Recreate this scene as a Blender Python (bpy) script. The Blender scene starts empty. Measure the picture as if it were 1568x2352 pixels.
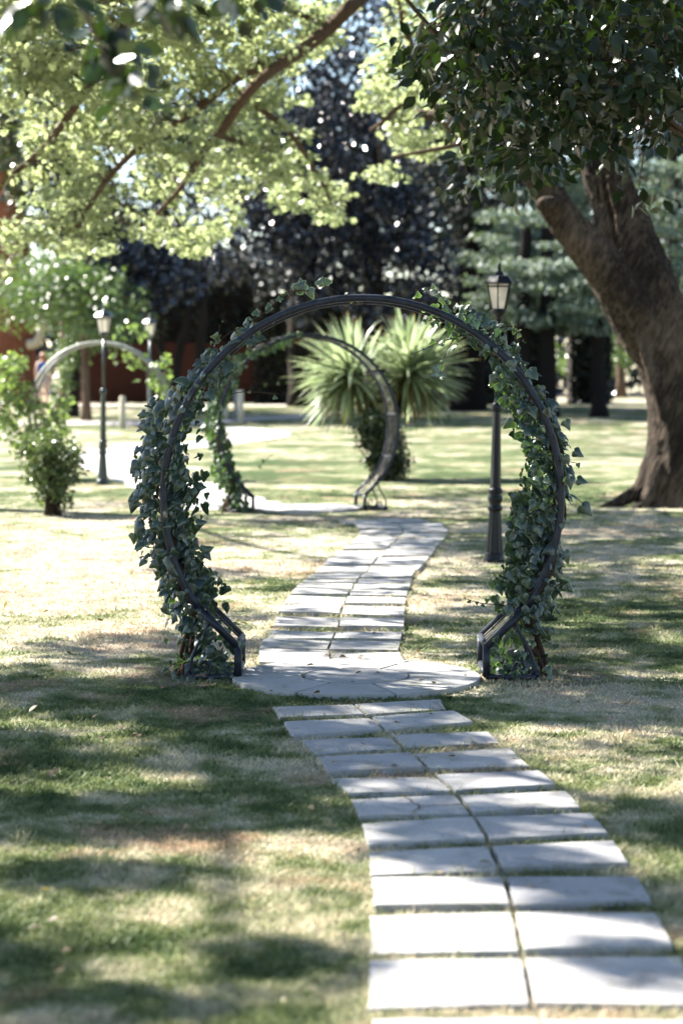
import bpy, bmesh, math, random
import numpy as np
from mathutils import Vector, Matrix
R = math.radians
sc = bpy.context.scene
COL = sc.collection

# ------------------------------------------------------------------ camera
F = 4900.0            # focal length in units of a 1568 x 2352 frame
HZ = 843.0            # eye level row of that frame
CAMH = 1.6
PITCH = math.atan((1176 - HZ) / F)
cd = bpy.data.cameras.new("camera"); cam = bpy.data.objects.new("camera", cd); COL.objects.link(cam)
cam.location = (0, 0, CAMH); cam.rotation_euler = (R(90) - PITCH, 0, 0)
cd.sensor_fit = 'VERTICAL'; cd.sensor_height = 36.0; cd.lens = F / 2352 * 36
cd.clip_start = 0.1; cd.clip_end = 3000
cd.dof.use_dof = True; cd.dof.focus_distance = 10.95; cd.dof.aperture_fstop = 2.4
sc.camera = cam

# ------------------------------------------------------------------ light
SUN_EL = R(42); SUN_AZ = math.atan2(-0.85, 0.53)
S = Vector((math.sin(SUN_AZ) * math.cos(SUN_EL), math.cos(SUN_AZ) * math.cos(SUN_EL), math.sin(SUN_EL)))
w = bpy.data.worlds.new("World"); sc.world = w; w.use_nodes = True
nt = w.node_tree; bgn = nt.nodes["Background"]
sky = nt.nodes.new("ShaderNodeTexSky"); sky.sky_type = 'NISHITA'; sky.sun_disc = False
sky.sun_elevation = SUN_EL; sky.sun_rotation = SUN_AZ; sky.air_density = 1.0; sky.dust_density = 0.4
nt.links.new(sky.outputs[0], bgn.inputs[0]); bgn.inputs[1].default_value = 0.062
ld = bpy.data.lights.new("sun", 'SUN'); ld.energy = 5.0; ld.angle = R(0.53); ld.color = (1.0, 0.95, 0.87)
sun = bpy.data.objects.new("sun", ld); COL.objects.link(sun)
sun.rotation_euler = S.to_track_quat('Z', 'Y').to_euler(); sun.location = S * 40
sc.view_settings.view_transform = 'Standard'; sc.view_settings.look = 'None'
sc.view_settings.exposure = 2.55; sc.view_settings.gamma = 1.0
cy = sc.cycles
cy.use_denoising = True; cy.denoiser = 'OPENIMAGEDENOISE'
cy.max_bounces = 6; cy.diffuse_bounces = 3; cy.glossy_bounces = 2; cy.transmission_bounces = 4
cy.transparent_max_bounces = 4; cy.sample_clamp_indirect = 6.0
cy.use_adaptive_sampling = True; cy.adaptive_threshold = 0.02

# ------------------------------------------------------------------ placement helpers
CP, SP = math.cos(PITCH), math.sin(PITCH)
def ray(px, py):
    u = (px - 784) / F; v = -(py - 1176) / F
    return Vector((u, CP + v * SP, -SP + v * CP))
def at(px, py, Y):                      # the point of that sight line at distance Y
    d = ray(px, py); return Vector((0, 0, CAMH)) + d * (Y / d.y)
def terrain(y):
    t = min(1, max(0, (y - 44) / 24)); return 0.4 * t * t * (3 - 2 * t)
def G(px, py, z=0.0):                   # the ground point of that sight line
    d = ray(px, py); g = z
    for _ in range(30):
        if d.z > -1e-4: break
        t = (CAMH - g) / -d.z; g = z + terrain(t * d.y)
    t = (CAMH - g) / -d.z
    return Vector((d.x * t, d.y * t, g))
def to_px(p):
    q = p - Vector((0, 0, CAMH)); zc = q.y * CP - q.z * SP; yc = q.y * SP + q.z * CP
    return 784 + F * q.x / zc, 1176 - F * yc / zc
def in_poly(x, y, poly):
    c = False; n = len(poly); j = n - 1
    for i in range(n):
        xi, yi = poly[i]; xj, yj = poly[j]
        if (yi > y) != (yj > y) and x < (xj - xi) * (y - yi) / (yj - yi) + xi: c = not c
        j = i
    return c

# ------------------------------------------------------------------ object helpers
def tag(o, label=None, cat=None, group=None, kind=None):
    if label: o["label"] = label
    if cat: o["category"] = cat
    if group: o["group"] = group
    if kind: o["kind"] = kind
    return o
def thing(name, label, cat, loc=(0, 0, 0), rz=0.0, group=None):
    o = bpy.data.objects.new(name, None); COL.objects.link(o); o.empty_display_size = 0.1
    o.location = loc; o.rotation_euler = (0, 0, rz)
    return tag(o, label, cat, group)
def link(name, me, mat, parent=None, smooth=False):
    if mat is not None and len(me.materials) == 0: me.materials.append(mat)
    if smooth: me.polygons.foreach_set("use_smooth", [True] * len(me.polygons))
    o = bpy.data.objects.new(name, me); COL.objects.link(o)
    if parent is not None: o.parent = parent
    return o
def link_world(name, me, mat, parent, smooth=False):   # mesh given in world coordinates under a thing
    o = link(name, me, mat, parent, smooth)
    m = Matrix.LocRotScale(parent.location, parent.rotation_euler, parent.scale)
    me.transform(m.inverted()); return o
class MB:
    """collects shapes, then links them as ONE mesh"""
    def __init__(self): self.v = []; self.f = []
    def add(self, v, f):
        o = len(self.v); self.v += [tuple(p) for p in v]; self.f += [tuple(i + o for i in q) for q in f]; return self
    def box(self, c, s, rz=0):
        cs, sn = math.cos(rz), math.sin(rz); v = []
        for dz in (-1, 1):
            for dx, dy in ((-1, -1), (1, -1), (1, 1), (-1, 1)):
                x, y = dx * s[0] / 2, dy * s[1] / 2
                v.append((c[0] + x * cs - y * sn, c[1] + x * sn + y * cs, c[2] + dz * s[2] / 2))
        return self.add(v, [(3, 2, 1, 0), (4, 5, 6, 7), (0, 1, 5, 4), (1, 2, 6, 5), (2, 3, 7, 6), (3, 0, 4, 7)])
    def tube(self, pts, r, n=8, cap=True, ridge=0.0):
        pts = [Vector(p) for p in pts]; m = len(pts)
        rs = r if isinstance(r, (list, tuple)) else [r] * m
        up = None; v = []
        for i, p in enumerate(pts):
            t = (pts[min(i + 1, m - 1)] - pts[max(i - 1, 0)]).normalized()
            if up is None: up = t.orthogonal().normalized()
            up = (up - t * up.dot(t)); up = up.normalized() if up.length > 1e-6 else t.orthogonal().normalized()
            b = t.cross(up)
            for k in range(n):
                a = 2 * math.pi * k / n; q_ = 1.0
                if ridge: q_ = 1 - ridge * (abs(math.sin(a * 5.5 + 1.1 * math.sin(i * .23 + a)) * math.cos(a * 2.5 + i * .11)) ** .6) + ridge * .5 * math.sin(a * 3 + i * .35)
                v.append(p + (up * math.cos(a) + b * math.sin(a)) * rs[i] * q_)
        f = []
        for i in range(m - 1):
            for k in range(n):
                a, b2 = i * n + k, i * n + (k + 1) % n; f.append((a, b2, b2 + n, a + n))
        if cap: f.append(tuple(range(n - 1, -1, -1))); f.append(tuple((m - 1) * n + k for k in range(n)))
        return self.add(v, f)
    def lathe(self, prof, n=16, c=(0, 0), rot=0.0, flute=0.0):
        v = []; f = []
        for r, z in prof:
            for k in range(n):
                a = 2 * math.pi * k / n + rot; rr = r * (1 - flute * (k % 2)); v.append((c[0] + rr * math.cos(a), c[1] + rr * math.sin(a), z))
        for i in range(len(prof) - 1):
            for k in range(n):
                a, b2 = i * n + k, i * n + (k + 1) % n; f.append((a, b2, b2 + n, a + n))
        f.append(tuple(range(n - 1, -1, -1))); f.append(tuple((len(prof) - 1) * n + k for k in range(n)))
        return self.add(v, f)
    def mesh(self, name):
        me = bpy.data.meshes.new(name); me.from_pydata(self.v, [], self.f); me.update(); return me
    def build(self, name, mat, parent=None, smooth=False): return link(name, self.mesh(name), mat, parent, smooth)
def spline(pts, k=6):
    pts = [Vector(p) for p in pts]; P = [pts[0] * 2 - pts[1]] + pts + [pts[-1] * 2 - pts[-2]]; out = []
    for i in range(1, len(P) - 2):
        a, b, c, d = P[i - 1:i + 3]
        for j in range(k):
            t = j / k
            out.append(0.5 * ((2 * b) + (c - a) * t + (2 * a - 5 * b + 4 * c - d) * t * t + (3 * b - a - 3 * c + d) * t ** 3))
    out.append(pts[-1]); return out

# ------------------------------------------------------------------ materials
def newmat(name):
    m = bpy.data.materials.new(name); m.use_nodes = True; n = m.node_tree
    p = n.nodes["Principled BSDF"]; return m, n, p
def ramp(n, fac, stops):
    r = n.nodes.new("ShaderNodeValToRGB"); e = r.color_ramp.elements
    while len(e) < len(stops): e.new(0.5)
    for q, (pos, c) in zip(e, stops): q.position = pos; q.color = (*c, 1)
    n.links.new(fac, r.inputs[0]); return r.outputs[0]
def noise(n, vec, scale, detail=4, rough=0.55, stretch=None):
    if stretch:
        mp = n.nodes.new("ShaderNodeMapping"); mp.inputs["Scale"].default_value = stretch; n.links.new(vec, mp.inputs[0]); vec = mp.outputs[0]
    t = n.nodes.new("ShaderNodeTexNoise"); t.inputs["Scale"].default_value = scale; t.inputs["Detail"].default_value = detail
    t.inputs["Roughness"].default_value = rough; n.links.new(vec, t.inputs["Vector"]); return t.outputs["Fac"]
def mixc(n, fac, a, b, mode='MIX'):
    x = n.nodes.new("ShaderNodeMix"); x.data_type = 'RGBA'; x.blend_type = mode
    for s, val in ((0, fac), (6, a), (7, b)):
        if hasattr(val, "is_linked"): n.links.new(val, x.inputs[s])
        else: x.inputs[s].default_value = val if s == 0 else (*val, 1)
    return x.outputs[2]
def bump(n, p, h, strength, dist=0.02):
    b = n.nodes.new("ShaderNodeBump"); b.inputs["Strength"].default_value = strength; b.inputs["Distance"].default_value = dist
    n.links.new(h, b.inputs["Height"]); n.links.new(b.outputs[0], p.inputs["Normal"])
def wpos(n): return n.nodes.new("ShaderNodeNewGeometry").outputs["Position"]
def opos(n): return n.nodes.new("ShaderNodeTexCoord").outputs["Object"]
def attr(n, name):
    a = n.nodes.new("ShaderNodeAttribute"); a.attribute_name = name; return a.outputs["Fac"]
def plain(name, col, rough=0.6, var=0.25, scale=12, metal=0.0, bmp=0.0, spec=0.5):
    m, n, p = newmat(name); f = noise(n, opos(n), scale)
    c = ramp(n, f, [(0.3, tuple(x * (1 - var) for x in col)), (0.7, tuple(min(1, x * (1 + var)) for x in col))])
    n.links.new(c, p.inputs["Base Color"]); p.inputs["Roughness"].default_value = rough; p.inputs["Metallic"].default_value = metal; p.inputs["Specular IOR Level"].default_value = spec
    if bmp: bump(n, p, noise(n, opos(n), scale * 4), bmp)
    return m
def leafmat(name, a, b, trans=0.4, rough=0.45, edge=None, spec=0.5, tcol=None):
    m, n, p = newmat(name); t = attr(n, "tint")
    c = ramp(n, t, [(0.0, a), (1.0, b)])
    if edge:
        e = ramp(n, attr(n, "edge"), [(0.35, (0, 0, 0)), (0.75, (1, 1, 1))]); vg = n.nodes.new("ShaderNodeMath"); vg.operation = 'MULTIPLY'; n.links.new(e, vg.inputs[0])
        n.links.new(ramp(n, t, [(0.35, (.12, .12, .12)), (0.85, (1, 1, 1))]), vg.inputs[1]); c = mixc(n, vg.outputs[0], c, edge)
    n.links.new(c, p.inputs["Base Color"]); p.inputs["Roughness"].default_value = rough; p.inputs["Specular IOR Level"].default_value = spec
    tr = n.nodes.new("ShaderNodeBsdfTranslucent")
    tc = mixc(n, 1.0, c, tcol or (1.0, 1.1, 0.5), 'MULTIPLY'); n.links.new(tc, tr.inputs[0])
    mx = n.nodes.new("ShaderNodeMixShader"); mx.inputs[0].default_value = trans
    n.links.new(p.outputs[0], mx.inputs[1]); n.links.new(tr.outputs[0], mx.inputs[2])
    n.links.new(mx.outputs[0], n.nodes["Material Output"].inputs[0]); return m
def barkmat(name, stops, stretch=(6, 6, 1.2), strength=0.9, tilt=0.0):
    m, n, p = newmat(name); v = opos(n)
    if tilt:
        mp = n.nodes.new("ShaderNodeMapping"); mp.inputs["Rotation"].default_value = (0, tilt, 0); n.links.new(v, mp.inputs[0]); v = mp.outputs[0]
    a = noise(n, v, 3.6, 9, 0.7, stretch); b = noise(n, v, 0.9, 3)
    s = n.nodes.new("ShaderNodeMath"); s.operation = 'ADD'; n.links.new(a, s.inputs[0]); n.links.new(b, s.inputs[1])
    h = n.nodes.new("ShaderNodeMath"); h.operation = 'MULTIPLY'; h.inputs[1].default_value = 0.5; n.links.new(s.outputs[0], h.inputs[0])
    n.links.new(ramp(n, h.outputs[0], stops), p.inputs["Base Color"]); p.inputs["Roughness"].default_value = 0.95; p.inputs["Specular IOR Level"].default_value = 0.15
    bump(n, p, a, strength, 0.06); return m
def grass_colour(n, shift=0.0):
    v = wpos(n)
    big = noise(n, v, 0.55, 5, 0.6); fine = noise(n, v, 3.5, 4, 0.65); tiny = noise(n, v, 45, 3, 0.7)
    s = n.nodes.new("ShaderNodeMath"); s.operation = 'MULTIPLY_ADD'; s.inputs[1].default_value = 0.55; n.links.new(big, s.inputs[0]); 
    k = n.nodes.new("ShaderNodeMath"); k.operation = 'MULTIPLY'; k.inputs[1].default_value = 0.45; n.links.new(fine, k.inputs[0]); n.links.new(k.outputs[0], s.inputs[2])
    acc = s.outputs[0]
    for cx, cy_, r0, r1, amt in ((-2.2, 9.0, .8, 2.8, -.075), (-1.2, 6.4, .4, 2.0, -.05), (2.6, 13.0, .8, 5.0, -.06), (1.8, 7.6, .3, 1.6, -.03), (-3.2, 16.0, 1.0, 5.5, .06), (-4, 31, 4, 13, -.035), (4, 34, 4, 15, -.05), (4, 56, 6, 22, -.06), (2.2, 9.4, .2, 1.0, .05), (-.9, 5.0, .2, .9, .03)):  # near patches put tree shade and sun into the grass colour; far ones are greener
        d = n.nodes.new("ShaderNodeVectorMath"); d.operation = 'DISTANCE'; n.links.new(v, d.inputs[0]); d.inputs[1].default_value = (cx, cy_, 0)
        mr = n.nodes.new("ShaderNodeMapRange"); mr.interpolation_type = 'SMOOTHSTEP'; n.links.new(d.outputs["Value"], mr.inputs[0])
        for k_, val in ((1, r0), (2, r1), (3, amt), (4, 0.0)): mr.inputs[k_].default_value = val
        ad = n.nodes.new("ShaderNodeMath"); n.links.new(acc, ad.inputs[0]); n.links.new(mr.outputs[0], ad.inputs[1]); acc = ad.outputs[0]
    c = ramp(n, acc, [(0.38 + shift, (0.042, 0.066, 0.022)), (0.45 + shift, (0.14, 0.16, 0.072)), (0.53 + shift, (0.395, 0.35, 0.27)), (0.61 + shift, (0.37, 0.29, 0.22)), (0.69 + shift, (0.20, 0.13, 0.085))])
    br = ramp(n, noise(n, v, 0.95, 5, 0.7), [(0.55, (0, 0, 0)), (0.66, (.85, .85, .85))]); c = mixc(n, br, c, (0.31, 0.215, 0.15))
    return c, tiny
M = {}
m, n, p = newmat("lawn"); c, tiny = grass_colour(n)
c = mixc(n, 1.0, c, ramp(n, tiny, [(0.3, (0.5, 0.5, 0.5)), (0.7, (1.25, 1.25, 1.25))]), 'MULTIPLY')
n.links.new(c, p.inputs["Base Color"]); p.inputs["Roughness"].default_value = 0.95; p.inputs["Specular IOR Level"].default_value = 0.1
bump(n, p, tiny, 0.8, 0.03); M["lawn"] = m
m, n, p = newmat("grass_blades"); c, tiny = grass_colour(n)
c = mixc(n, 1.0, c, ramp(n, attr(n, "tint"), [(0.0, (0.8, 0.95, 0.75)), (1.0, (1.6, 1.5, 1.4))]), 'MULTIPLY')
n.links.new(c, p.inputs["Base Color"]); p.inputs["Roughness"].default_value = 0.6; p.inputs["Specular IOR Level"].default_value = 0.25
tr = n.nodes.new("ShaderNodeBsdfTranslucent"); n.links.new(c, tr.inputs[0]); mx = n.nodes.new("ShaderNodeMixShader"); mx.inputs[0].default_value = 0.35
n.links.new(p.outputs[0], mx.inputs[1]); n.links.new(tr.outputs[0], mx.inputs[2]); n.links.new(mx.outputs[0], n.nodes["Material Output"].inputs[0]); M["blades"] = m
def stonemat(name, a, b, stain):
    m, n, p = newmat(name); v = wpos(n)
    c = ramp(n, noise(n, v, 2.0, 6, 0.6), [(0.3, a), (0.7, b)])
    st = ramp(n, noise(n, v, 5.5, 5, 0.7), [(0.52, (1, 1, 1)), (0.72, stain)]); c = mixc(n, 1.0, c, st, 'MULTIPLY')
    ms = ramp(n, noise(n, v, 1.3, 6, 0.75), [(0.56, (1, 1, 1)), (0.70, (.66, .70, .56))]); c = mixc(n, 1.0, c, ms, 'MULTIPLY')
    sp_ = ramp(n, noise(n, v, 38, 2, 0.5), [(0.66, (1, 1, 1)), (0.74, (.55, .53, .5))]); c = mixc(n, 1.0, c, sp_, 'MULTIPLY')
    oi = n.nodes.new("ShaderNodeObjectInfo").outputs["Random"]; c = mixc(n, 1.0, c, ramp(n, oi, [(0, (.84, .85, .88)), (1, (1.1, 1.07, 1.03))]), 'MULTIPLY')
    g = ramp(n, noise(n, v, 160, 2, 0.6), [(0.3, (0.86, 0.86, 0.86)), (0.7, (1.1, 1.1, 1.1))]); c = mixc(n, 1.0, c, g, 'MULTIPLY')
    n.links.new(c, p.inputs["Base Color"]); p.inputs["Roughness"].default_value = 0.85; p.inputs["Specular IOR Level"].default_value = 0.3
    bump(n, p, noise(n, v, 60, 5, 0.65), 0.35, 0.008); return m
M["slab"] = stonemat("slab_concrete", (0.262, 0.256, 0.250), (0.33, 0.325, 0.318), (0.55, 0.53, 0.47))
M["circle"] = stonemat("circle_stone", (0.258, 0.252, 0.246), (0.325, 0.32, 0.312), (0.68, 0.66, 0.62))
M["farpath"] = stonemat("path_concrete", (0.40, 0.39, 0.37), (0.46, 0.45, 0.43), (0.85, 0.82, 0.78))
M["drive"] = stonemat("drive_gravel", (0.36, 0.33, 0.32), (0.46, 0.42, 0.41), (0.8, 0.75, 0.72))
M["soil"] = plain("soil", (0.12, 0.075, 0.05), 0.95, 0.4, 20, bmp=0.8)
M["metal"] = plain("gate_paint", (0.010, 0.013, 0.021), 0.42, 0.5, 25, 0.0, 0.15, 0.28)
M["sunlitmetal"] = plain("sunlit_gate_paint", (0.25, 0.25, 0.215), 0.5, 0.2, 14)  # same dark gate paint, with the sun's glare put into a pale colour
M["wire"] = plain("wire", (0.25, 0.22, 0.2), 0.45, 0.2, 30, 0.6)
M["lamp"] = plain("lamp_paint", (0.005, 0.006, 0.008), 0.40, 0.4, 20, spec=0.25)
M["lampgreen"] = plain("lamp_green_paint", (0.014, 0.022, 0.018), 0.3, 0.3, 20)
M["lampgrey"] = plain("lamp_weathered_paint", (0.04, 0.055, 0.05), 0.4, 0.25, 20)
m, n, p = newmat("frosted_pane"); p.inputs["Base Color"].default_value = (0.72, 0.68, 0.60, 1); p.inputs["Roughness"].default_value = 0.45
tr = n.nodes.new("ShaderNodeBsdfTranslucent"); tr.inputs[0].default_value = (0.85, 0.8, 0.72, 1)
tp = n.nodes.new("ShaderNodeBsdfTransparent"); tp.inputs[0].default_value = (0.9, 0.88, 0.84, 1)
mx = n.nodes.new("ShaderNodeMixShader"); mx.inputs[0].default_value = 0.6; mx2 = n.nodes.new("ShaderNodeMixShader"); mx2.inputs[0].default_value = 0.2
n.links.new(p.outputs[0], mx.inputs[1]); n.links.new(tr.outputs[0], mx.inputs[2]); n.links.new(mx.outputs[0], mx2.inputs[1]); n.links.new(tp.outputs[0], mx2.inputs[2])
n.links.new(mx2.outputs[0], n.nodes["Material Output"].inputs[0]); M["pane"] = m
M["bulb"] = plain("bulb", (0.75, 0.72, 0.66), 0.3, 0.05)
M["bark"] = barkmat("bark", [(0.36, (0.008, 0.006, 0.005)), (0.48, (0.046, 0.034, 0.025)), (0.61, (0.19, 0.145, 0.105))], (7, 7, 0.9), 1.6, R(-24))
M["twig"] = barkmat("twig_bark", [(0.3, (0.05, 0.035, 0.025)), (0.7, (0.16, 0.11, 0.075))])
M["darkbark"] = barkmat("dark_bark", [(0.3, (0.010, 0.008, 0.007)), (0.7, (0.032, 0.025, 0.020))])
M["blackbark"] = barkmat("black_bark", [(0.3, (0.005, 0.004, 0.004)), (0.7, (0.014, 0.011, 0.010))])
M["redbark"] = barkmat("redwood_bark", [(0.35, (0.10, 0.032, 0.018)), (0.6, (0.30, 0.12, 0.07))], (8, 8, 0.5), 1.0)
M["ivystem"] = barkmat("ivy_stem", [(0.3, (0.03, 0.02, 0.014)), (0.7, (0.09, 0.055, 0.038))])
M["ivy"] = leafmat("ivy_leaf", (0.014, 0.030, 0.028), (0.046, 0.072, 0.045), 0.26, 0.34, (0.20, 0.25, 0.16), 0.75, (1.6, 2.0, 0.5))
M["ivyfar"] = leafmat("ivy_leaf_far", (0.03, 0.06, 0.03), (0.075, 0.12, 0.05), 0.3, 0.4, (0.2, 0.26, 0.14), 0.5, (1.4, 1.7, 0.5))
M["shrub"] = leafmat("shrub_leaf", (0.05, 0.08, 0.03), (0.14, 0.18, 0.07), 0.35, 0.35, None, 0.6)
M["climber"] = leafmat("climber_leaf", (0.10, 0.15, 0.06), (0.24, 0.30, 0.14), 0.5, 0.4)
M["pale"] = leafmat("pale_lobed_leaf", (0.13, 0.16, 0.085), (0.36, 0.39, 0.25), 0.6, 0.4, None, 0.5, (1.3, 1.35, 1.0))
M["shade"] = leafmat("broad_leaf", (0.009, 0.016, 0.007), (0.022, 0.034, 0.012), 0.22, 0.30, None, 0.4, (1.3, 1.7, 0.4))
M["copper"] = leafmat("copper_leaf", (0.008, 0.011, 0.018), (0.030, 0.033, 0.046), 0.12, 0.22, None, 0.8)
M["cedar"] = leafmat("cedar_needles", (0.035, 0.06, 0.048), (0.22, 0.27, 0.21), 0.25, 0.55, None, 0.3)
M["laurel"] = leafmat("laurel_leaf", (0.05, 0.09, 0.03), (0.13, 0.18, 0.07), 0.35, 0.3, None, 0.6)
M["yew"] = leafmat("yew_needles", (0.008, 0.012, 0.008), (0.02, 0.026, 0.018), 0.1, 0.5, None, 0.3)
M["acer"] = leafmat("orange_leaf", (0.22, 0.10, 0.06), (0.40, 0.26, 0.19), 0.4, 0.5)
M["cordy"] = leafmat("cordyline_leaf", (0.16, 0.205, 0.10), (0.44, 0.50, 0.34), 0.45, 0.3, (0.30, 0.17, 0.06), 0.6, (1.0, 1.05, 0.85))
M["deadfrond"] = leafmat("withered_frond", (0.08, 0.075, 0.03), (0.15, 0.13, 0.06), 0.25, 0.6)
M["bush"] = leafmat("dark_bush_leaf", (0.022, 0.032, 0.014), (0.06, 0.08, 0.03), 0.3, 0.3, None, 0.7)
M["fence"] = barkmat("fence_timber", [(0.3, (0.030, 0.011, 0.008)), (0.7, (0.062, 0.023, 0.016))], (10, 10, 0.4), 0.5)
M["post"] = barkmat("post_timber", [(0.3, (0.36, 0.32, 0.24)), (0.7, (0.52, 0.47, 0.37))], (8, 8, 0.6), 0.4)
M["greypost"] = barkmat("grey_post_timber", [(0.3, (0.17, 0.17, 0.17)), (0.7, (0.26, 0.26, 0.26))], (8, 8, 0.6), 0.4)

# ------------------------------------------------------------------ leaf scatter
def T_simple():
    v = np.array([(0, 0, 0), (.26, .28, .05), (.30, .55, .03), (0, 1, -.12), (-.30, .55, .03), (-.26, .28, .05), (0, .45, -.06)], float)
    f = np.array([(0, 1, 6), (1, 2, 6), (2, 3, 6), (3, 4, 6), (4, 5, 6), (5, 0, 6)]); return v, f, np.zeros(7)
def T_quad():
    v = np.array([(0, 0, 0), (.34, .5, .08), (0, 1, 0), (-.34, .5, .08)], float)
    f = np.array([(0, 1, 2), (0, 2, 3)]); return v, f, np.zeros(4)
def T_lobed():                            # deeply cut small leaf spray
    a = np.linspace(-.45 * math.pi, 1.45 * math.pi, 15)[:-1]; rr = np.where(np.arange(14) % 2 == 0, .32, .56)
    v = [(0, .45, 0)] + [(r * math.cos(t), .45 + r * math.sin(t), -.12 * (r - .2)) for r, t in zip(rr, a)]
    f = [(0, i + 1, (i + 1) % 14 + 1) for i in range(14)]; return np.array(v, float), np.array(f), np.zeros(15)
def T_ivy():
    h = [(0, 0.02), (.17, -.09), (.40, .02), (.50, .20), (.40, .36), (.30, .50), (.20, .72), (.08, .92), (0, 1.02)]
    o = h + [(-x, y) for x, y in h[-2:0:-1]]; n = len(o); v = []; e = []
    for x, y in o: v.append((x, y, -.42 * abs(x) - .38 * (y - .3) ** 2 + .05 * math.sin(9 * x))); e.append(1.0)
    for x, y in o:
        x2, y2 = x * .80, .36 + (y - .36) * .84; v.append((x2, y2, -.40 * abs(x2) - .38 * (y2 - .3) ** 2 + .012)); e.append(0.30)
    v.append((0, .36, .01)); e.append(0.0); f = []
    for i in range(n):
        j = (i + 1) % n; f += [(i, j, n + j), (i, n + j, n + i), (n + i, n + j, 2 * n)]
    return np.array(v), np.array(f), np.array(e)
TPL = dict(simple=T_simple(), quad=T_quad(), lobed=T_lobed(), ivy=T_ivy())
def unit(a): return a / np.maximum(np.linalg.norm(a, axis=-1, keepdims=True), 1e-9)
def leaves_mesh(name, tpl, pos, tip, nor, size, tint, wide=1.0):
    v, f, e = TPL[tpl]; N = len(pos); t = unit(tip); nn = nor - (nor * t).sum(-1, keepdims=True) * t; nn = unit(nn); x = np.cross(t, nn)
    size = np.broadcast_to(size, (N,)); L = v[None] * np.array([wide, 1, 1])
    P = pos[:, None] + size[:, None, None] * (L[..., 0:1] * x[:, None] + L[..., 1:2] * t[:, None] + L[..., 2:3] * nn[:, None])
    Fc = (f[None] + (np.arange(N) * len(v))[:, None, None]).reshape(-1, 3)
    return np_mesh(name, P.reshape(-1, 3), Fc, dict(tint=np.repeat(tint, len(v)), edge=np.tile(e, N)))
def np_mesh(name, V, Fc, attrs):
    me = bpy.data.meshes.new(name); k = Fc.shape[1]
    me.vertices.add(len(V)); me.vertices.foreach_set("co", V.astype(np.float32).ravel())
    me.loops.add(Fc.size); me.loops.foreach_set("vertex_index", Fc.astype(np.int32).ravel())
    me.polygons.add(len(Fc)); me.polygons.foreach_set("loop_start", np.arange(0, Fc.size, k, dtype=np.int32))
    for an, d in attrs.items():
        a = me.attributes.new(an, 'FLOAT', 'POINT'); a.data.foreach_set("value", d.astype(np.float32))
    me.update(calc_edges=True); return me
def clump(rng, centres, rad, per, size, tpl, droop=0.5, flat=0.7, upn=0.7, name="leaves"):
    """leaves gathered in clumps; every clump has a tint of its own"""
    C = np.asarray(centres, float); n = len(C); rad = np.broadcast_to(rad, (n,))
    d = unit(rng.normal(size=(n, per, 3))) * (rng.random((n, per, 1)) ** 0.45); d[..., 2] *= flat
    pos = (C[:, None] + d * rad[:, None, None]).reshape(-1, 3)
    out = unit(d.reshape(-1, 3) + rng.normal(size=(n * per, 3)) * .5)
    tip = unit(out * np.array([1, 1, .6]) + np.array([0, 0, -droop]) + rng.normal(size=(n * per, 3)) * .35)
    nor = unit(rng.normal(size=(n * per, 3)) * .75 + np.array([0, 0, upn]) + out * .3)
    tint = np.clip(np.repeat(rng.random(n), per) * .55 + rng.random(n * per) * .45, 0, 1)
    sz = size * rng.uniform(.65, 1.3, n * per)
    return leaves_mesh(name, tpl, pos, tip, nor, sz, tint)

# ------------------------------------------------------------------ GROUND
ys = np.concatenate([np.linspace(-12, 40, 27), np.linspace(41, 75, 35), np.array([90, 120, 170, 260, 420])])
xs = np.array([-300, -120, -60, -30, -15, -6, 0, 6, 15, 30, 60, 120, 300.])
V = np.array([(x, y, terrain(y)) for y in ys for x in xs]); nx = len(xs)
Fc = np.array([(j * nx + i, j * nx + i + 1, (j + 1) * nx + i + 1, (j + 1) * nx + i) for j in range(len(ys) - 1) for i in range(nx - 1)])
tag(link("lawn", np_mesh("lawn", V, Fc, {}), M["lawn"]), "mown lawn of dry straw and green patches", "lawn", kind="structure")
# the drive along the fence
def ribbon(name, pts, width, z, mat, label, cat, kind="structure", soft=1.0):
    P = spline([(q.x, q.y, 0) for q in pts], 10); v = []
    for i, q in enumerate(P):
        t = (P[min(i + 1, len(P) - 1)] - P[max(i - 1, 0)]).normalized(); s = Vector((t.y, -t.x, 0)); ww = width * (0.95 + 0.1 * math.sin(i * 1.7)) / 2
        for k in (-1, 1): r = q + s * k * ww; v.append((r.x, r.y, terrain(r.y) + z))
    f = [(2 * i, 2 * i + 1, 2 * i + 3, 2 * i + 2) for i in range(len(P) - 1)]
    return tag(MB().add(v, f).build(name, mat), label, cat, kind=kind)
v = []; 
for i in range(31):
    x = -30 + i * 1.0; yn = 53.5 + 0.25 * math.sin(x * .7) + max(0, x + 4) * 1.6; v += [(x, min(yn, 66.5), 0), (x, 67.5, 0)]
v = [(x, y, terrain(y) + .012) for x, y, z in v]
tag(MB().add(v, [(2 * i, 2 * i + 2, 2 * i + 3, 2 * i + 1) for i in range(30)]).build("driveway", M["drive"]), "pale gravel driveway in front of the red-brown fence", "driveway", kind="structure")
ribbon("path", [G(*q) for q in ((560, 1172), (470, 1142), (350, 1100), (262, 1070), (225, 1052), (290, 1036), (420, 1026), (520, 1014), (592, 1005), (605, 996), (560, 988), (500, 984))], 1.25, 0.014, M["farpath"], "sunlit pale winding path curving off beyond the second arch", "path")

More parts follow.
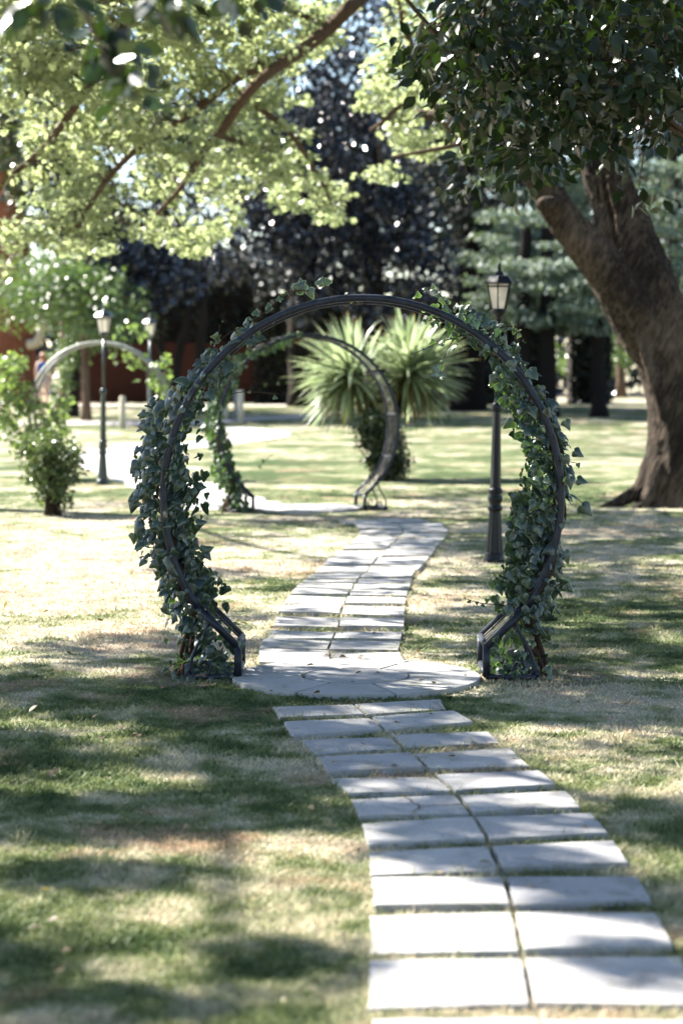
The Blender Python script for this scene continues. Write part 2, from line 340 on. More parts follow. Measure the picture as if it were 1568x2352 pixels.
# ------------------------------------------------------------------ SLABS
FR = [((626, 1622), (1012, 1606), (1026, 1624), (642, 1644), (812, 1617), (838, 1639)),
      ((652, 1660), (1042, 1636), (1088, 1658), (672, 1690), (852, 1650), (882, 1677)),
      ((692, 1698), (1120, 1676), (1150, 1702), (722, 1728), (898, 1688), (928, 1714)),
      ((730, 1738), (1170, 1716), (1215, 1754), (752, 1774), (946, 1730), (980, 1764)),
      ((762, 1784), (1237, 1768), (1278, 1805), (798, 1820), (1000, 1778), (1042, 1814)),
      ((802, 1832), (1301, 1819), (1332, 1855), (822, 1874), (1048, 1826), (1082, 1866)),
      ((831, 1889), (1358, 1867), (1397, 1915), (844, 1940), (1088, 1876), (1119, 1928)),
      ((844, 1955), (1410, 1937), (1443, 1988), (849, 2005), (1124, 1945), (1148, 1996)),
      ((851, 2019), (1465, 2011), (1497, 2071), (857, 2085), (1156, 2018), (1176, 2082)),
      ((847, 2097), (1504, 2094), (1545, 2172), (849, 2183), (1179, 2094), (1197, 2184)),
      ((846, 2201), (1564, 2196), (1605, 2308), (846, 2312), (1200, 2199), (1220, 2308)),
      ((852, 2341), (1620, 2336), (1680, 2478), (848, 2480), (1240, 2336), (1262, 2478))]
BZ = [((95, 1125), (1115, 1150), (1140, 1237), (90, 1230), (600, 1142), (612, 1243)),
      ((130, 1050), (1110, 1072), (1095, 1138), (95, 1120), (615, 1067), (590, 1133)),
      ((175, 990), (1125, 1008), (1112, 1060), (150, 1040), (645, 1002), (622, 1052)),
      ((220, 895), (1140, 915), (1135, 975), (195, 962), (680, 905), (660, 970)),
      ((265, 812), (1142, 822), (1140, 887), (235, 865), (697, 810), (678, 875)),
      ((305, 742), (1148, 755), (1146, 803), (272, 792), (722, 755), (710, 800)),
      ((350, 700), (1165, 708), (1155, 740), (320, 735), (750, 705), (735, 737)),
      ((380, 660), (1185, 655), (1172, 692), (350, 692), (775, 660), (765, 695)),
      ((425, 628), (1192, 618), (1185, 648), (400, 652), (805, 626), (790, 655)),
      ((465, 588), (1215, 570), (1190, 612), (435, 622), (838, 588), (810, 622)),
      ((530, 532), (1270, 527), (1235, 564), (490, 580), (895, 535), (865, 580)),
      ((595, 478), (1315, 465), (1280, 517), (550, 525), (945, 472), (910, 522)),
      ((655, 420), (1360, 412), (1330, 455), (620, 468), (1005, 415), (975, 465)),
      ((735, 378), (1390, 370), (1365, 402), (690, 409), (1045, 372), (1015, 405)),
      ((780, 335), (1430, 325), (1390, 362), (735, 370), (1090, 330), (1060, 368)),
      ((810, 304), (1445, 298), (1430, 320), (785, 330), (1120, 302), (1095, 326)),
      ((815, 275), (1450, 266), (1448, 293), (812, 299), (1128, 271), (1124, 297)),
      ((785, 236), (1400, 228), (1428, 260), (800, 266), (1095, 233), (1112, 265)),
      ((660, 203), (1225, 196), (1330, 222), (730, 229), (945, 201), (1010, 227))]
BK = [tuple((564.5 + x * .32, 1129 + y * .32) for x, y in r) for r in BZ]
ORD = "first second third fourth fifth sixth seventh eighth ninth tenth eleventh twelfth thirteenth fourteenth fifteenth sixteenth seventeenth eighteenth nineteenth".split()
rs = random.Random(4); SLABPOLY = []
def slab(q, label, group, top=0.024, cracks=None):
    q = [G(x, y, top) for x, y in q]; c = sum(q, Vector()) / 4
    SLABPOLY.append([(p.x, p.y) for p in q])
    q = [p + (c - p).normalized() * rs.uniform(0.0, 0.006) for p in q]
    if (q[1] - q[0]).cross(q[2] - q[1]).z < 0: q.reverse()
    bm = bmesh.new(); up = rs.uniform(-.006, .006); tilt = [rs.uniform(-.006, .006) for _ in range(4)]
    # edges cut into pieces so the outline is slightly chipped
    ring = []
    for i in range(4):
        a, b = q[i], q[(i + 1) % 4]; k = 5
        for j in range(k):
            p = a.lerp(b, j / k)
            if j: p = p + (c - p).normalized() * abs(rs.gauss(0, .0022))
            ring.append(Vector((p.x - c.x, p.y - c.y, up + tilt[i] * (1 - j / k) + tilt[(i + 1) % 4] * j / k)))
    t = [bm.verts.new(p) for p in ring]; b_ = [bm.verts.new((p.x, p.y, -.055)) for p in ring]
    ft = bm.faces.new(t); n_ = len(t)
    for i in range(n_): bm.faces.new((t[i], b_[i], b_[(i + 1) % n_], t[(i + 1) % n_]))
    bm.faces.new(list(reversed(b_)))
    bmesh.ops.bevel(bm, geom=[e for e in ft.edges], offset=.006, segments=2, affect='EDGES', profile=.6)
    bmesh.ops.recalc_face_normals(bm, faces=bm.faces)
    me = bpy.data.meshes.new("paving_slab"); bm.to_mesh(me); bm.free()
    o = link("paving_slab", me, M["slab"]); o.location = (c.x, c.y, top)
    tag(o, label, "paving slab", group, "thing")
    if cracks:
        mb = MB()
        for (x0, y0), (x1, y1) in cracks:
            a, b = G(x0, y0, top), G(x1, y1, top); n1 = (b - a).normalized().cross(Vector((0, 0, 1))) * .0035; k = 6
            L = []
            for j in range(k + 1):
                p = a.lerp(b, j / k) + n1 * rs.uniform(-2, 2) * (0 < j < k); L.append(p)
            v = []
            for p in L: v += [p + n1 - c, p - n1 - c]
            v = [(x.x, x.y, up + .0045) for x in v]
            mb.add(v, [(2 * j, 2 * j + 1, 2 * j + 3, 2 * j + 2) for j in range(k)])
        mb.build("crack", M["soil"], o)
def lerp2(a, b, t): return (a[0] + (b[0] - a[0]) * t, a[1] + (b[1] - a[1]) * t)
for i, (TL, TR, BR, BL, mT, mB) in enumerate(FR):
    g = 0.006; gl = "paving slabs leading up to the stone circle"; extra = ("grey paving slab", "pale grey paving slab")[i % 2]
    cr = [((925, 1829), (962, 1852)), ((962, 1852), (950, 1868)), ((962, 1852), (1062, 1847))] if i == 5 else None
    slab((TL, lerp2(mT, TL, g * 2), lerp2(mB, BL, g * 2), BL), f"left {'cracked ' if cr else ''}{extra} in the {ORD[i]} row before the stone circle", gl, cracks=cr)
    slab((lerp2(mT, TR, g * 2), TR, BR, lerp2(mB, BR, g * 2)), f"right {extra} in the {ORD[i]} row before the stone circle", gl)
for i, (TL, TR, BR, BL, mT, mB) in enumerate(BK):
    g = 0.008; gl = "paving slabs winding away beyond the stone circle"
    slab((TL, lerp2(mT, TL, g), lerp2(mB, BL, g), BL), f"left slab of the {ORD[i]} row beyond the stone circle", gl)
    a, b, c2, d = lerp2(mT, TR, g), TR, BR, lerp2(mB, BR, g)
    if i == 0:
        e, f_ = lerp2(a, d, .52), lerp2(b, c2, .52); e2, f2 = lerp2(a, d, .56), lerp2(b, c2, .56)
        slab((a, b, f_, e), "narrow right slab of the first row beyond the stone circle, farther one of two strips", gl)
        slab((e2, f2, c2, d), "narrow right slab of the first row beyond the stone circle, touching the circle", gl)
    else: slab((a, b, c2, d), f"right slab of the {ORD[i]} row beyond the stone circle", gl)
CIRC = []
def stone_circle(c, rad, inner, label, rot=0.3, seg=8):
    t = thing("stone_circle", label, "stone circle", (c.x, c.y, 0.0)); CIRC.append((c.x, c.y, rad))
    def plate(ring, name):
        bm = bmesh.new(); a = [bm.verts.new((x, y, .026)) for x, y in ring]; b = [bm.verts.new((x, y, -.04)) for x, y in ring]; f = bm.faces.new(a); k = len(a)
        for i in range(k): bm.faces.new((a[i], b[i], b[(i + 1) % k], a[(i + 1) % k]))
        bmesh.ops.bevel(bm, geom=list(f.edges), offset=.004, segments=1, affect='EDGES'); bmesh.ops.recalc_face_normals(bm, faces=bm.faces)
        me = bpy.data.meshes.new(name); bm.to_mesh(me); bm.free(); return link(name, me, M["circle"], t)
    MB().lathe([(rad * .985, -.05), (rad * .985, .012)], 40).build("bedding", M["soil"], t)
    plate([(inner * .975 * math.cos(a), inner * .975 * math.sin(a)) for a in np.linspace(0, 2 * math.pi, 41)[:-1]], "centre_stone")
    for k in range(seg):
        a0 = rot + 2 * math.pi * k / seg; a1 = rot + 2 * math.pi * (k + 1) / seg; o_ = [(rad * math.cos(a), rad * math.sin(a)) for a in np.linspace(a0 + .011, a1 - .011, 10)]
        i_ = [(inner * 1.03 * math.cos(a), inner * 1.03 * math.sin(a)) for a in np.linspace(a1 - .024, a0 + .024, 8)]; plate(o_ + i_, "wedge_stone")
    return t
stone_circle(Vector((.075, 10.83, 0)), .632, .272, "pale circular stone paving between the feet of the near ivy arch")
GA2 = Vector((-.40, 23.75, 0))
stone_circle(GA2 + Vector((-.03, .2, 0)), .64, .272, "round paving between the feet of the farther arch", .5)

# ------------------------------------------------------------------ MOON GATES
RR, CZ, KX, KZ = 1.007, .941, .632, .178
def ring_pts():
    a0, a1 = R(-34), R(214); return [(RR * math.cos(a), CZ + RR * math.sin(a)) for a in np.linspace(a0, a1, 84)]
def scroll_pts(s):
    p = [(.80, .40), (.775, .335), (.80, .25), (.845, .17), (.872, .10), (.862, .04), (.822, .018), (.785, .035), (.772, .07), (.79, .098), (.815, .095), (.825, .075), (.812, .062)]
    return [(x * s, z) for x, z in p]
def moon_gate(label, loc, rz, mat, depth=.43, tube=.0195, group="round metal arches over the path"):
    t = thing("moon_gate", label, "garden arch", loc, rz, group)
    for y in (0, depth): MB().tube([(x, y, z) for x, z in ring_pts()], tube, 10).build("ring", mat, t, True)
    for s in (-1, 1):
        e = (RR * math.cos(R(-34)) * s, CZ + RR * math.sin(R(-34)))
        for y in (0, depth):
            mb = MB(); mb.tube([(e[0], y, e[1]), (KX * s, y, KZ)], .0205, 10); mb.tube([(KX * s, y, KZ + .008), (KX * s, y, .030)], .0203, 10)
            mb.tube([(KX * s, y, .026), (.885 * s, y, .020)], .016, 8)
            bl = mb.build("leg", mat, t, True)
            sp = spline([(x, y, z) for x, z in scroll_pts(s)], 5); MB().tube(sp, .0088, 6).build("scroll", mat, t, True)
        for x, z, nm in ((KX * s, KZ, "crossbar"), (KX * s, .034, "crossbar"), (.885 * s, .034, "crossbar")):
            MB().tube([(x, .005, z), (x, depth - .005, z)], .0185, 8).build(nm, mat, t, True)
    for a in np.linspace(-20, 200, 9):
        x, z = RR * math.cos(R(a)), CZ + RR * math.sin(R(a)); MB().tube([(x, .005, z), (x, depth - .005, z)], .011, 6).build("crossbar", mat, t, True)
    mb = MB()
    for yy in np.linspace(.06, depth - .06, 5):
        mb.tube([(KX, yy, KZ)] + [(RR * math.cos(a), yy, CZ + RR * math.sin(a)) for a in np.linspace(R(-34), R(214), 50)] + [(-KX, yy, KZ)], .0022, 4)
    mb.build("wire", M["wire"], t)
    return t
G1 = Vector((.105, 10.80, 0)); moon_gate("dark round metal arch in front, ivy climbing both of its sides", G1, 0, M["metal"])
G2Y = R(13); GA2L = GA2 + Vector((math.sin(G2Y) * .2, -math.cos(G2Y) * .2, 0))
moon_gate("dark round arch farther along the path, bare on the side by the spiky palm", GA2L, G2Y, M["metal"])
G3 = Vector(((228 - 784) * 30.6 / F, 30.6, 0)); G3.z = 0.0
moon_gate("pale sunlit round arch far back, framing the red-brown fence and two lamp posts", G3, R(-3), M["sunlitmetal"], .40, .027)

for (x, y, r_) in ((-.80, 10.98, .34), (1.02, 10.98, .36)):
    v = [(x, y, .004)] + [(x + r_ * (1 + .25 * math.sin(k * 2.3 + x)) * math.cos(k * .2618), y + r_ * 1.15 * (1 + .2 * math.sin(k * 3.1 + x)) * math.sin(k * .2618), .004) for k in range(24)]
    tag(MB().add(v, [(0, k + 1, (k + 1) % 24 + 1) for k in range(24)]).build("soil", M["soil"]), "bare soil at the foot of the ivy", "soil", kind="structure")
# ------------------------------------------------------------------ IVY
def gate_frame(loc, rz):
    c, s = math.cos(rz), math.sin(rz)
    return lambda a: np.stack([loc[0] + a[:, 0] * c - a[:, 1] * s, loc[1] + a[:, 0] * s + a[:, 1] * c, a[:, 2]], -1)
def ivy(name, label, loc, rz, side, segs, tend, seed, size, mat, extra=None, tpl="ivy"):
    """segs: (angle from, angle to, leaves, radial from, radial to); angles above the horizontal on that side"""
    rng = np.random.default_rng(seed); fr = gate_frame(loc, rz); P, TI, NO, SZ, TN = [], [], [], [], []
    def put(p, out, sz, pale=0.0, nn=None):
        k = len(p); P.append(p); TI.append(unit(np.array([0, 0, -1.0]) + out * .35 + rng.normal(size=(k, 3)) * .52))
        NO.append(unit(out * .6 + np.array([0, -.75, .35]) + rng.normal(size=(k, 3)) * .45)); SZ.append(sz * (.45 + .95 * rng.random(k) ** 1.3)); TN.append(np.clip(rng.random(k) * .7 + pale, 0, 1))
    for a0, a1, k, r0, r1 in segs:
        a = np.radians(rng.uniform(a0, a1, k)); th = np.where(side > 0, a, math.pi - a); wob = .03 * np.sin(a * 9 + seed)
        rr = RR + rng.uniform(r0, r1, k) + wob; y = np.where(rng.random(k) < .10, rng.normal(-.02, .03, k), np.abs(rng.normal(.17, .14, k)) + .05)
        low = np.radians(-34); x, z = rr * np.cos(th), CZ + rr * np.sin(th)
        # below the ring the plant follows the stems down to the soil
        ex = a < low
        z = np.where(ex, np.maximum(.03, CZ + RR * math.sin(low) - (low - a) * .95 + rng.normal(0, .04, k)), z)
        x = np.where(ex, side * (.86 + rng.normal(0, .075, k) - .06 * (z < .25)), x)
        o = np.stack([np.cos(th), np.zeros(k) - .2, np.sin(th) * .5], -1)
        put(np.stack([x, y, z], -1), o, size)
    stems = MB()
    for j in range(7):                       # woody stems from the soil up the arch
        top = segs[-1][1] - rng.uniform(0, 30); pts = [(side * (.93 + rng.uniform(-.04, .05)), .2 + rng.uniform(-.13, .13), -.01), (side * (.89 + rng.uniform(-.03, .03)), .2 + rng.uniform(-.1, .1), .18)]
        for a in np.linspace(-34, top, 14):
            th = R(a) if side > 0 else math.pi - R(a); r_ = RR + rng.uniform(-.03, .04); pts.append((r_ * math.cos(th), .2 + .13 * math.sin(a * .06 + j), CZ + r_ * math.sin(th)))
        sp = spline(pts, 4); stems.tube(sp, [.011 * (1 - .8 * i / len(sp)) + .002 for i in range(len(sp))], 6)
    for pts, k, sz in tend:                  # young shoots that stand off the arch
        sp = spline(pts, 5); stems.tube(sp, [.0035 * (1 - .6 * i / len(sp)) for i in range(len(sp))], 5)
        idx = np.linspace(len(sp) * .15, len(sp) - 1, k).astype(int); q = np.array([sp[i] for i in idx])
        P.append(q + rng.normal(0, .008, q.shape)); TI.append(unit(rng.normal(size=(k, 3)) * .6 + np.array([0, 0, .1])))
        NO.append(unit(rng.normal(size=(k, 3)) * .5 + np.array([0, -1, .3]))); SZ.append(sz * np.linspace(1.1, .5, k)); TN.append(np.full(k, .85))
    if extra:
        q = np.array([e[:3] for e in extra]); k = len(q); P.append(q); TI.append(unit(np.array([(e[4], 0, e[5]) for e in extra]) + 1e-3)); NO.append(unit(np.array([0, -1, .25]) + rng.normal(size=(k, 3)) * .2))
        SZ.append(np.array([e[3] for e in extra])); TN.append(rng.random(k))
    P = np.concatenate(P); TI = np.concatenate(TI); NO = np.concatenate(NO)
    c, s = math.cos(rz), math.sin(rz); Rm = np.array([[c, -s, 0], [s, c, 0], [0, 0, 1]])
    me = leaves_mesh("foliage", tpl, P, TI, NO, np.concatenate(SZ), np.concatenate(TN))
    b = thing(name, label, "ivy", loc, rz)
    o = link("foliage", me, mat, b, True); stems.build("stem", M["ivystem"], b, True)
    return b
def L1(px, py, y=0.1):                         # local point of the front gate from a picture position
    q = at(px, py, G1.y + y) - G1; return (q.x, y, q.z)
tl = [([L1(450, 830), L1(520, 770), L1(590, 730), L1(640, 690), L1(655, 672)], 12, .052), ([L1(655, 672), L1(690, 667), L1(715, 668), L1(745, 655), L1(786, 680)], 6, .07),
      ([L1(395, 1150), L1(350, 1170), L1(320, 1210), L1(308, 1240)], 8, .05), ([L1(375, 1090), L1(335, 1110), L1(305, 1140)], 6, .05), ([L1(450, 1280), L1(480, 1310), L1(510, 1330)], 6, .045),
      ([L1(480, 800), L1(500, 775), L1(505, 745)], 5, .02), ([L1(800, 697), L1(820, 700), L1(845, 697)], 3, .015), ([L1(400, 1180), L1(360, 1220), L1(350, 1290)], 7, .05),
      ([L1(440, 1500), L1(400, 1525), L1(368, 1545)], 7, .045), ([L1(640, 905), L1(560, 900), L1(500, 915)], 4, .022)]
ivy("ivy_plant", "dense ivy climbing the left side of the near arch", G1, 0, -1,
    [(-66, -34, 260, -.08, .06), (-36, -14, 400, -.13, .09), (-16, 8, 330, -.11, .17), (6, 26, 250, -.07, .16), (24, 44, 170, -.05, .11), (42, 58, 34, -.04, .05), (-10, 25, 60, -.17, .05)], tl, 11, .056, M["ivy"],
    extra=[(*L1(421, 1078), .085, .25, -1), (*L1(462, 1268), .07, .8, .3), (*L1(472, 1270), .05, .5, -.6), (*L1(318, 1062), .075, -.6, -.8), (*L1(309, 1150), .07, -.3, -1), (*L1(308, 1225), .06, 0, -1)])
tr_ = [([L1(1010, 740), L1(985, 720), L1(965, 690), L1(945, 700)], 7, .055), ([L1(1050, 720), L1(1020, 690), L1(1000, 668), L1(978, 660)], 7, .05), ([L1(1040, 750), L1(1070, 715), L1(1080, 700)], 6, .05),
       ([L1(1060, 770), L1(1000, 790), L1(945, 815)], 7, .05), ([L1(1050, 760), L1(1020, 820), L1(1010, 860)], 6, .05), ([L1(1200, 1400), L1(1150, 1390), L1(1100, 1385), L1(1068, 1375)], 10, .036),
       ([L1(1265, 1080), L1(1290, 1060), L1(1330, 1065)], 5, .06), ([L1(1270, 1140), L1(1310, 1135), L1(1340, 1160)], 5, .07), ([L1(1225, 1220), L1(1195, 1190), L1(1182, 1170)], 7, .04),
       ([L1(1230, 1270), L1(1200, 1255), L1(1180, 1280)], 6, .05), ([L1(1270, 1350), L1(1290, 1340), L1(1305, 1350)], 4, .065), ([L1(1230, 1440), L1(1250, 1470), L1(1275, 1485)], 6, .06), ([L1(1120, 760), L1(1180, 750), L1(1205, 790)], 8, .05)]
ivy("ivy_plant", "dense ivy climbing the right side of the near arch, beside the big lamp post", G1, 0, 1,
    [(-60, -34, 190, -.06, .06), (-36, -14, 450, -.20, .06), (-16, 8, 400, -.20, .05), (6, 26, 280, -.16, .05), (24, 44, 260, -.10, .10), (42, 62, 150, -.05, .09), (58, 70, 22, -.03, .07)], tr_, 12, .053, M["ivy"],
    extra=[(*L1(1318, 1035), .06, .8, -.5), (*L1(1335, 1160), .085, .5, -.5), (*L1(1325, 1100), .06, 1, -.3), (*L1(1290, 1340), .08, .6, -.5), (*L1(1298, 965), .06, .4, -.8), (*L1(1297, 1265), .075, .3, -1)])
ivy("ivy_plant", "ivy sheathing the left side of the farther arch", GA2L, G2Y, -1,
    [(-60, -34, 170, -.06, .06), (-36, -10, 230, -.10, .08), (-12, 15, 200, -.08, .11), (10, 45, 200, -.06, .08), (40, 88, 120, -.03, .04)],
    [([(-.55, .1, .5), (-.48, .1, .56), (-.42, .1, .62)], 5, .06), ([(-.5, .1, 1.4), (-.3, .1, 1.42), (-.12, .1, 1.4)], 4, .05)], 13, .07, M["ivyfar"])

# ------------------------------------------------------------------ LAMP POSTS
def lamp(label, loc, lean, mat, sc_=1.0, lrz=0.2):
    t = thing("lamp_post", label, "lamp post", loc, lrz, "black garden lamp posts"); t.rotation_euler = (0, lean, 0); t.scale = (sc_,) * 3
    MB().lathe([(.088, -.02), (.088, .03), (.080, .045), (.082, .06), (.076, .075)], 20).build("foot", mat, t, True)
    MB().lathe([(.074, .07), (.060, .25), (.047, .42)], 24, flute=.09).build("base", mat, t)
    MB().lathe([(.046, .415), (.060, .43), (.064, .445), (.056, .46), (.048, .475), (.055, .50), (.063, .515), (.060, .54), (.046, .555), (.060, .575), (.062, .59), (.046, .61)], 20).build("collar", mat, t, True)
    MB().lathe([(.046, .60), (.033, 1.24)], 12, flute=.10).build("pole", mat, t)
    MB().lathe([(.033, 1.235), (.045, 1.25), (.047, 1.27), (.040, 1.285), (.042, 1.295), (.022, 1.315)], 16).build("collar", mat, t, True)
    MB().lathe([(.021, 1.31), (.0185, 1.98)], 12).build("pole", mat, t, True)
    ln = MB().lathe([(.020, 1.975), (.030, 1.985), (.024, 2.0), (.030, 2.015), (.052, 2.035), (.066, 2.05), (.068, 2.062), (.058, 2.066)], 16).build("lantern", mat, t, True)
    nz0, nz1, r0, r1, h = 2.066, 2.286, .060, .104, 6
    mb = MB(); ang = [2 * math.pi * k / h + .35 for k in range(h)]
    for a in ang:
        mb.tube([(r0 * math.cos(a), r0 * math.sin(a), nz0), (r1 * math.cos(a), r1 * math.sin(a), nz1)], .0062, 5)
    for r_, z in ((r0, nz0 + .005), (r1, nz1 - .004), (r1 * .945, nz1 - .03)):
        mb.tube([(r_ * math.cos(a), r_ * math.sin(a), z) for a in ang + ang[:1]], .006, 5)
    mb.build("frame", mat, ln)
    for k in range(h):
        a, b = ang[k], ang[(k + 1) % h]; q = .955; v = [(r * q * math.cos(x), r * q * math.sin(x), z) for r, x, z in ((r0, a, nz0), (r0, b, nz0), (r1, b, nz1), (r1, a, nz1))]
        o = MB().add(v, [(0, 1, 2, 3)]).build("pane", M["pane"], ln)
    MB().lathe([(.010, 2.066), (.012, 2.10), (.016, 2.115), (.02, 2.135), (.016, 2.155), (.004, 2.165)], 10).build("bulb", M["bulb"], ln, True)
    rt = 0.35; prof = [(.132, 2.279), (.134, 2.287), (.088, 2.338), (.070, 2.346), (.045, 2.352), (.034, 2.372)]
    MB().lathe(prof, 6, rot=rt).build("roof", mat, t)
    MB().lathe([(.034, 2.368), (.020, 2.385), (.013, 2.395), (.019, 2.408), (.013, 2.420), (.017, 2.430), (.004, 2.455)], 10).build("finial", mat, t, True)
    return t
q = G(1134, 1290); lamp("tall black lamp post on the lawn behind the right side of the near arch", q, R(.75), M["lamp"])
q = G(236, 1113); lamp("green-black lamp post at the edge of the pale path, in front of the pale arch", q, R(.9), M["lampgreen"])
q = G(345, 1040); lamp("pale-topped smaller lamp post seen inside the right rim of the pale arch", q, R(.3), M["lampgrey"], 1.06)

# ------------------------------------------------------------------ BIG LEANING TREE
rng = np.random.default_rng(3)
def W(px, py, Y): return at(px, py, Y)
TB = W(1548, 1163, 24.6); TB.z = 0
big = thing("leaning_tree", "great leaning tree with a thick furrowed trunk and pale green lobed foliage", "tree", TB)
mb = MB(); k_ = 24.6 / F
main = spline([W(1556, 1195, 24.6), W(1552, 1120, 24.6), W(1552, 1000, 24.6), W(1546, 880, 24.7), W(1522, 770, 24.8), W(1474, 640, 24.9), W(1430, 520, 25), W(1388, 400, 25), W(1345, 250, 25.1), W(1280, 80, 25.3), W(1230, -120, 25.6), W(1180, -400, 26), W(1120, -800, 26.4)], 5)
rad = [112, 84, 70, 74, 79, 75, 64, 54, 47, 43, 40, 34, 20]
rr_ = [float(np.interp(i / (len(main) - 1) * 12, range(13), rad)) * k_ for i in range(len(main))]
mb.tube(main, rr_, 72, ridge=.09)
st2 = spline([W(1500, 800, 24.7), W(1440, 700, 24.55), W(1372, 600, 24.5), W(1298, 510, 24.5), W(1254, 430, 24.55), W(1212, 370, 24.6), W(1180, 320, 24.7), W(1090, 290, 24.9), W(960, 258, 25.2)], 5)
r2 = [60, 58, 48, 40, 38, 32, 26, 20, 12]; mb.tube(st2, [float(np.interp(i / (len(st2) - 1) * 8, range(9), r2)) * k_ for i in range(len(st2))], 48, ridge=.07)
mb.tube(spline([W(1290, 470, 24.5), W(1262, 466, 24.3), W(1242, 470, 24.1)], 4), [26 * k_, 20 * k_] + [17 * k_] * 6 + [14 * k_], 10)
mb.tube(spline([W(1300, 180, 25.2), W(1380, 60, 25), W(1460, -60, 24.6), W(1560, -200, 24)], 4), [34 * k_ * (1 - .05 * i) for i in range(13)], 12)
mb.tube(spline([W(1255, -60, 25.5), W(1120, 60, 26.0), W(1040, 120, 26.3), W(985, 100, 26.6)], 4), [24 * k_ * (1 - .06 * i) for i in range(13)], 10)
for a, ln in ((190, 1.0), (160, .7), (222, .6), (345, .6), (20, .7), (90, .7)):       # root flare
    dx, dy = math.cos(R(a)), math.sin(R(a)); p0 = TB + Vector((dx * .22, dy * .22, .5))
    mb.tube([p0, TB + Vector((dx * .42, dy * .42, .17)), TB + Vector((dx * .42 + dx * .28 * ln, dy * (.42 + .28 * ln), .035)), TB + Vector((dx * (.42 + .62 * ln), dy * (.42 + .62 * ln), -.04))], [.16, .10, .06, .02], 10)
for o_x, dpt, rd_ in ((14, 0, .045), (34, .02, .035), (56, .05, .03)):     # twisted ridges down the fork
    pth = [W(1338 + o_x, 400, 24.62 + dpt), W(1362 + o_x, 520, 24.50 + dpt), W(1396 + o_x * .8, 640, 24.42 + dpt), W(1440 + o_x * .6, 740, 24.36 + dpt), W(1484 + o_x * .5, 860, 24.36 + dpt), W(1512 + o_x * .9, 980, 24.36 + dpt), W(1528 + o_x * 1.0, 1090, 24.30 + dpt)]
    sp = spline(pth, 5); mb.tube(sp, [rd_ * (1 + .25 * math.sin(i * 1.3 + o_x)) * (1 - .35 * i / len(sp)) for i in range(len(sp))], 8)
tm = mb.mesh("trunk"); tr_o = link_world("trunk", tm, M["bark"], big, True)
rm = tr_o.modifiers.new("fuse", 'REMESH'); rm.mode = 'VOXEL'; rm.voxel_size = .022; rm.use_smooth_shade = True
sm = tr_o.modifiers.new("soften", 'SMOOTH'); sm.factor = .6; sm.iterations = 3
tx = bpy.data.textures.new("bark_relief", 'CLOUDS'); tx.noise_scale = .16; tx.noise_depth = 3
dm = tr_o.modifiers.new("relief", 'DISPLACE'); dm.texture = tx; dm.strength = .04; dm.mid_level = .5
# limbs that carry the pale foliage
LIMBS = [([(1190, -330, 26), (1000, -120, 27.5), (900, -60, 28.2), (826, -4, 28.8), (760, 60, 29.2), (690, 118, 29.6), (620, 165, 30), (560, 225, 30.4), (510, 300, 30.8), (470, 345, 31), (440, 395, 31.2)], 23),
         ([(690, 118, 29.6), (640, 150, 30.8), (560, 170, 31.5), (440, 260, 32.5), (330, 330, 33.5), (240, 420, 34), (180, 520, 34.5)], 13), ([(1180, -400, 26), (800, -330, 29), (500, -160, 31), (330, 0, 32), (230, 160, 33), (110, 330, 34), (30, 400, 34.5)], 16),
         ([(900, -60, 28.2), (930, 60, 28.6), (960, 180, 28.8), (900, 260, 29), (850, 300, 29)], 11), ([(560, 225, 30.4), (660, 300, 30.3), (740, 420, 30.2), (760, 470, 30.2)], 9), ([(500, 310, 30.8), (560, 330, 30.6), (640, 345, 30.4)], 8),
         ([(440, 395, 31.2), (400, 450, 31.4), (330, 520, 31.6)], 8), ([(760, 60, 29.2), (640, 10, 29.2), (560, -60, 29)], 8), ([(985, 100, 26.6), (1000, 250, 27.5), (1060, 330, 27.8)], 9), ([(1060, 330, 27.8), (990, 345, 27.6), (900, 360, 27.6)], 7)]
def shell(x, y): return 12.6 / (-.632 * (x - 784) / F + .394 + .669 * (843 - y) / F)
mb = MB(); LP = []
for pts, wd in LIMBS:
    sp = spline([W(a, b, (shell(a, b) - (1.1 if wd > 20 else .4)) if c > 28.3 else 25.6) for a, b, c in pts], 5); LP += sp; mb.tube(sp, [wd * .0042 * (1 - .62 * i / len(sp)) + .004 for i in range(len(sp))], 8)
rl = random.Random(8)
PALE = [[(-60, -60), (820, -60), (790, 60), (740, 120), (700, 150), (690, 330), (745, 380), (806, 470), (780, 500), (720, 500), (690, 470), (640, 500), (600, 440), (560, 470), (480, 560), (430, 590), (400, 545), (330, 560), (300, 520), (240, 600), (160, 585), (110, 540), (50, 560), (0, 620), (-60, 640)],
        [(800, 210), (860, 150), (870, 60), (940, -40), (1030, 40), (1040, 140), (1000, 200), (1070, 300), (1050, 350), (960, 360), (920, 345), (900, 300), (850, 270)], [(842, 396), (880, 370), (922, 380), (920, 420), (880, 432)]]
cen = []; lean_sp = []
def dens(x, y):                                   # thinner where the photograph looks through the foliage
    if 250 < x < 620 and 400 < y < 520: return .42
    if x < 75 and 280 < y < 500: return .05
    if 640 < x < 720 and 120 < y < 340: return .45
    return 1.0
while len(cen) < 780:
    x, y = rl.uniform(-80, 1080), rl.uniform(-60, 620)
    pl = [i for i, q in enumerate(PALE) if in_poly(x, y, q)]
    if not pl or rl.random() > dens(x, y): continue
    cen.append(W(x, y, shell(x, y) + rl.gauss(0, .55)))
for _ in range(110):                              # the crown goes on above the picture
    x, y = rl.uniform(-500, 1300), rl.uniform(-700, -60); cen.append(W(x, y, shell(x, y) + rl.gauss(0, .5)))
crown = np.array([tuple(c) for c in cen])
for c in cen[:780:4]:
    a = min(LP, key=lambda q: (q - c).length_squared + (4 if q.z < c.z - .3 else 0)); mb.tube(spline([a, a.lerp(c, .5) + Vector((rl.uniform(-.1, .1), rl.uniform(-.1, .1), .12)), c], 3), [.014, .012, .011, .009, .007, .005, .004], 4)
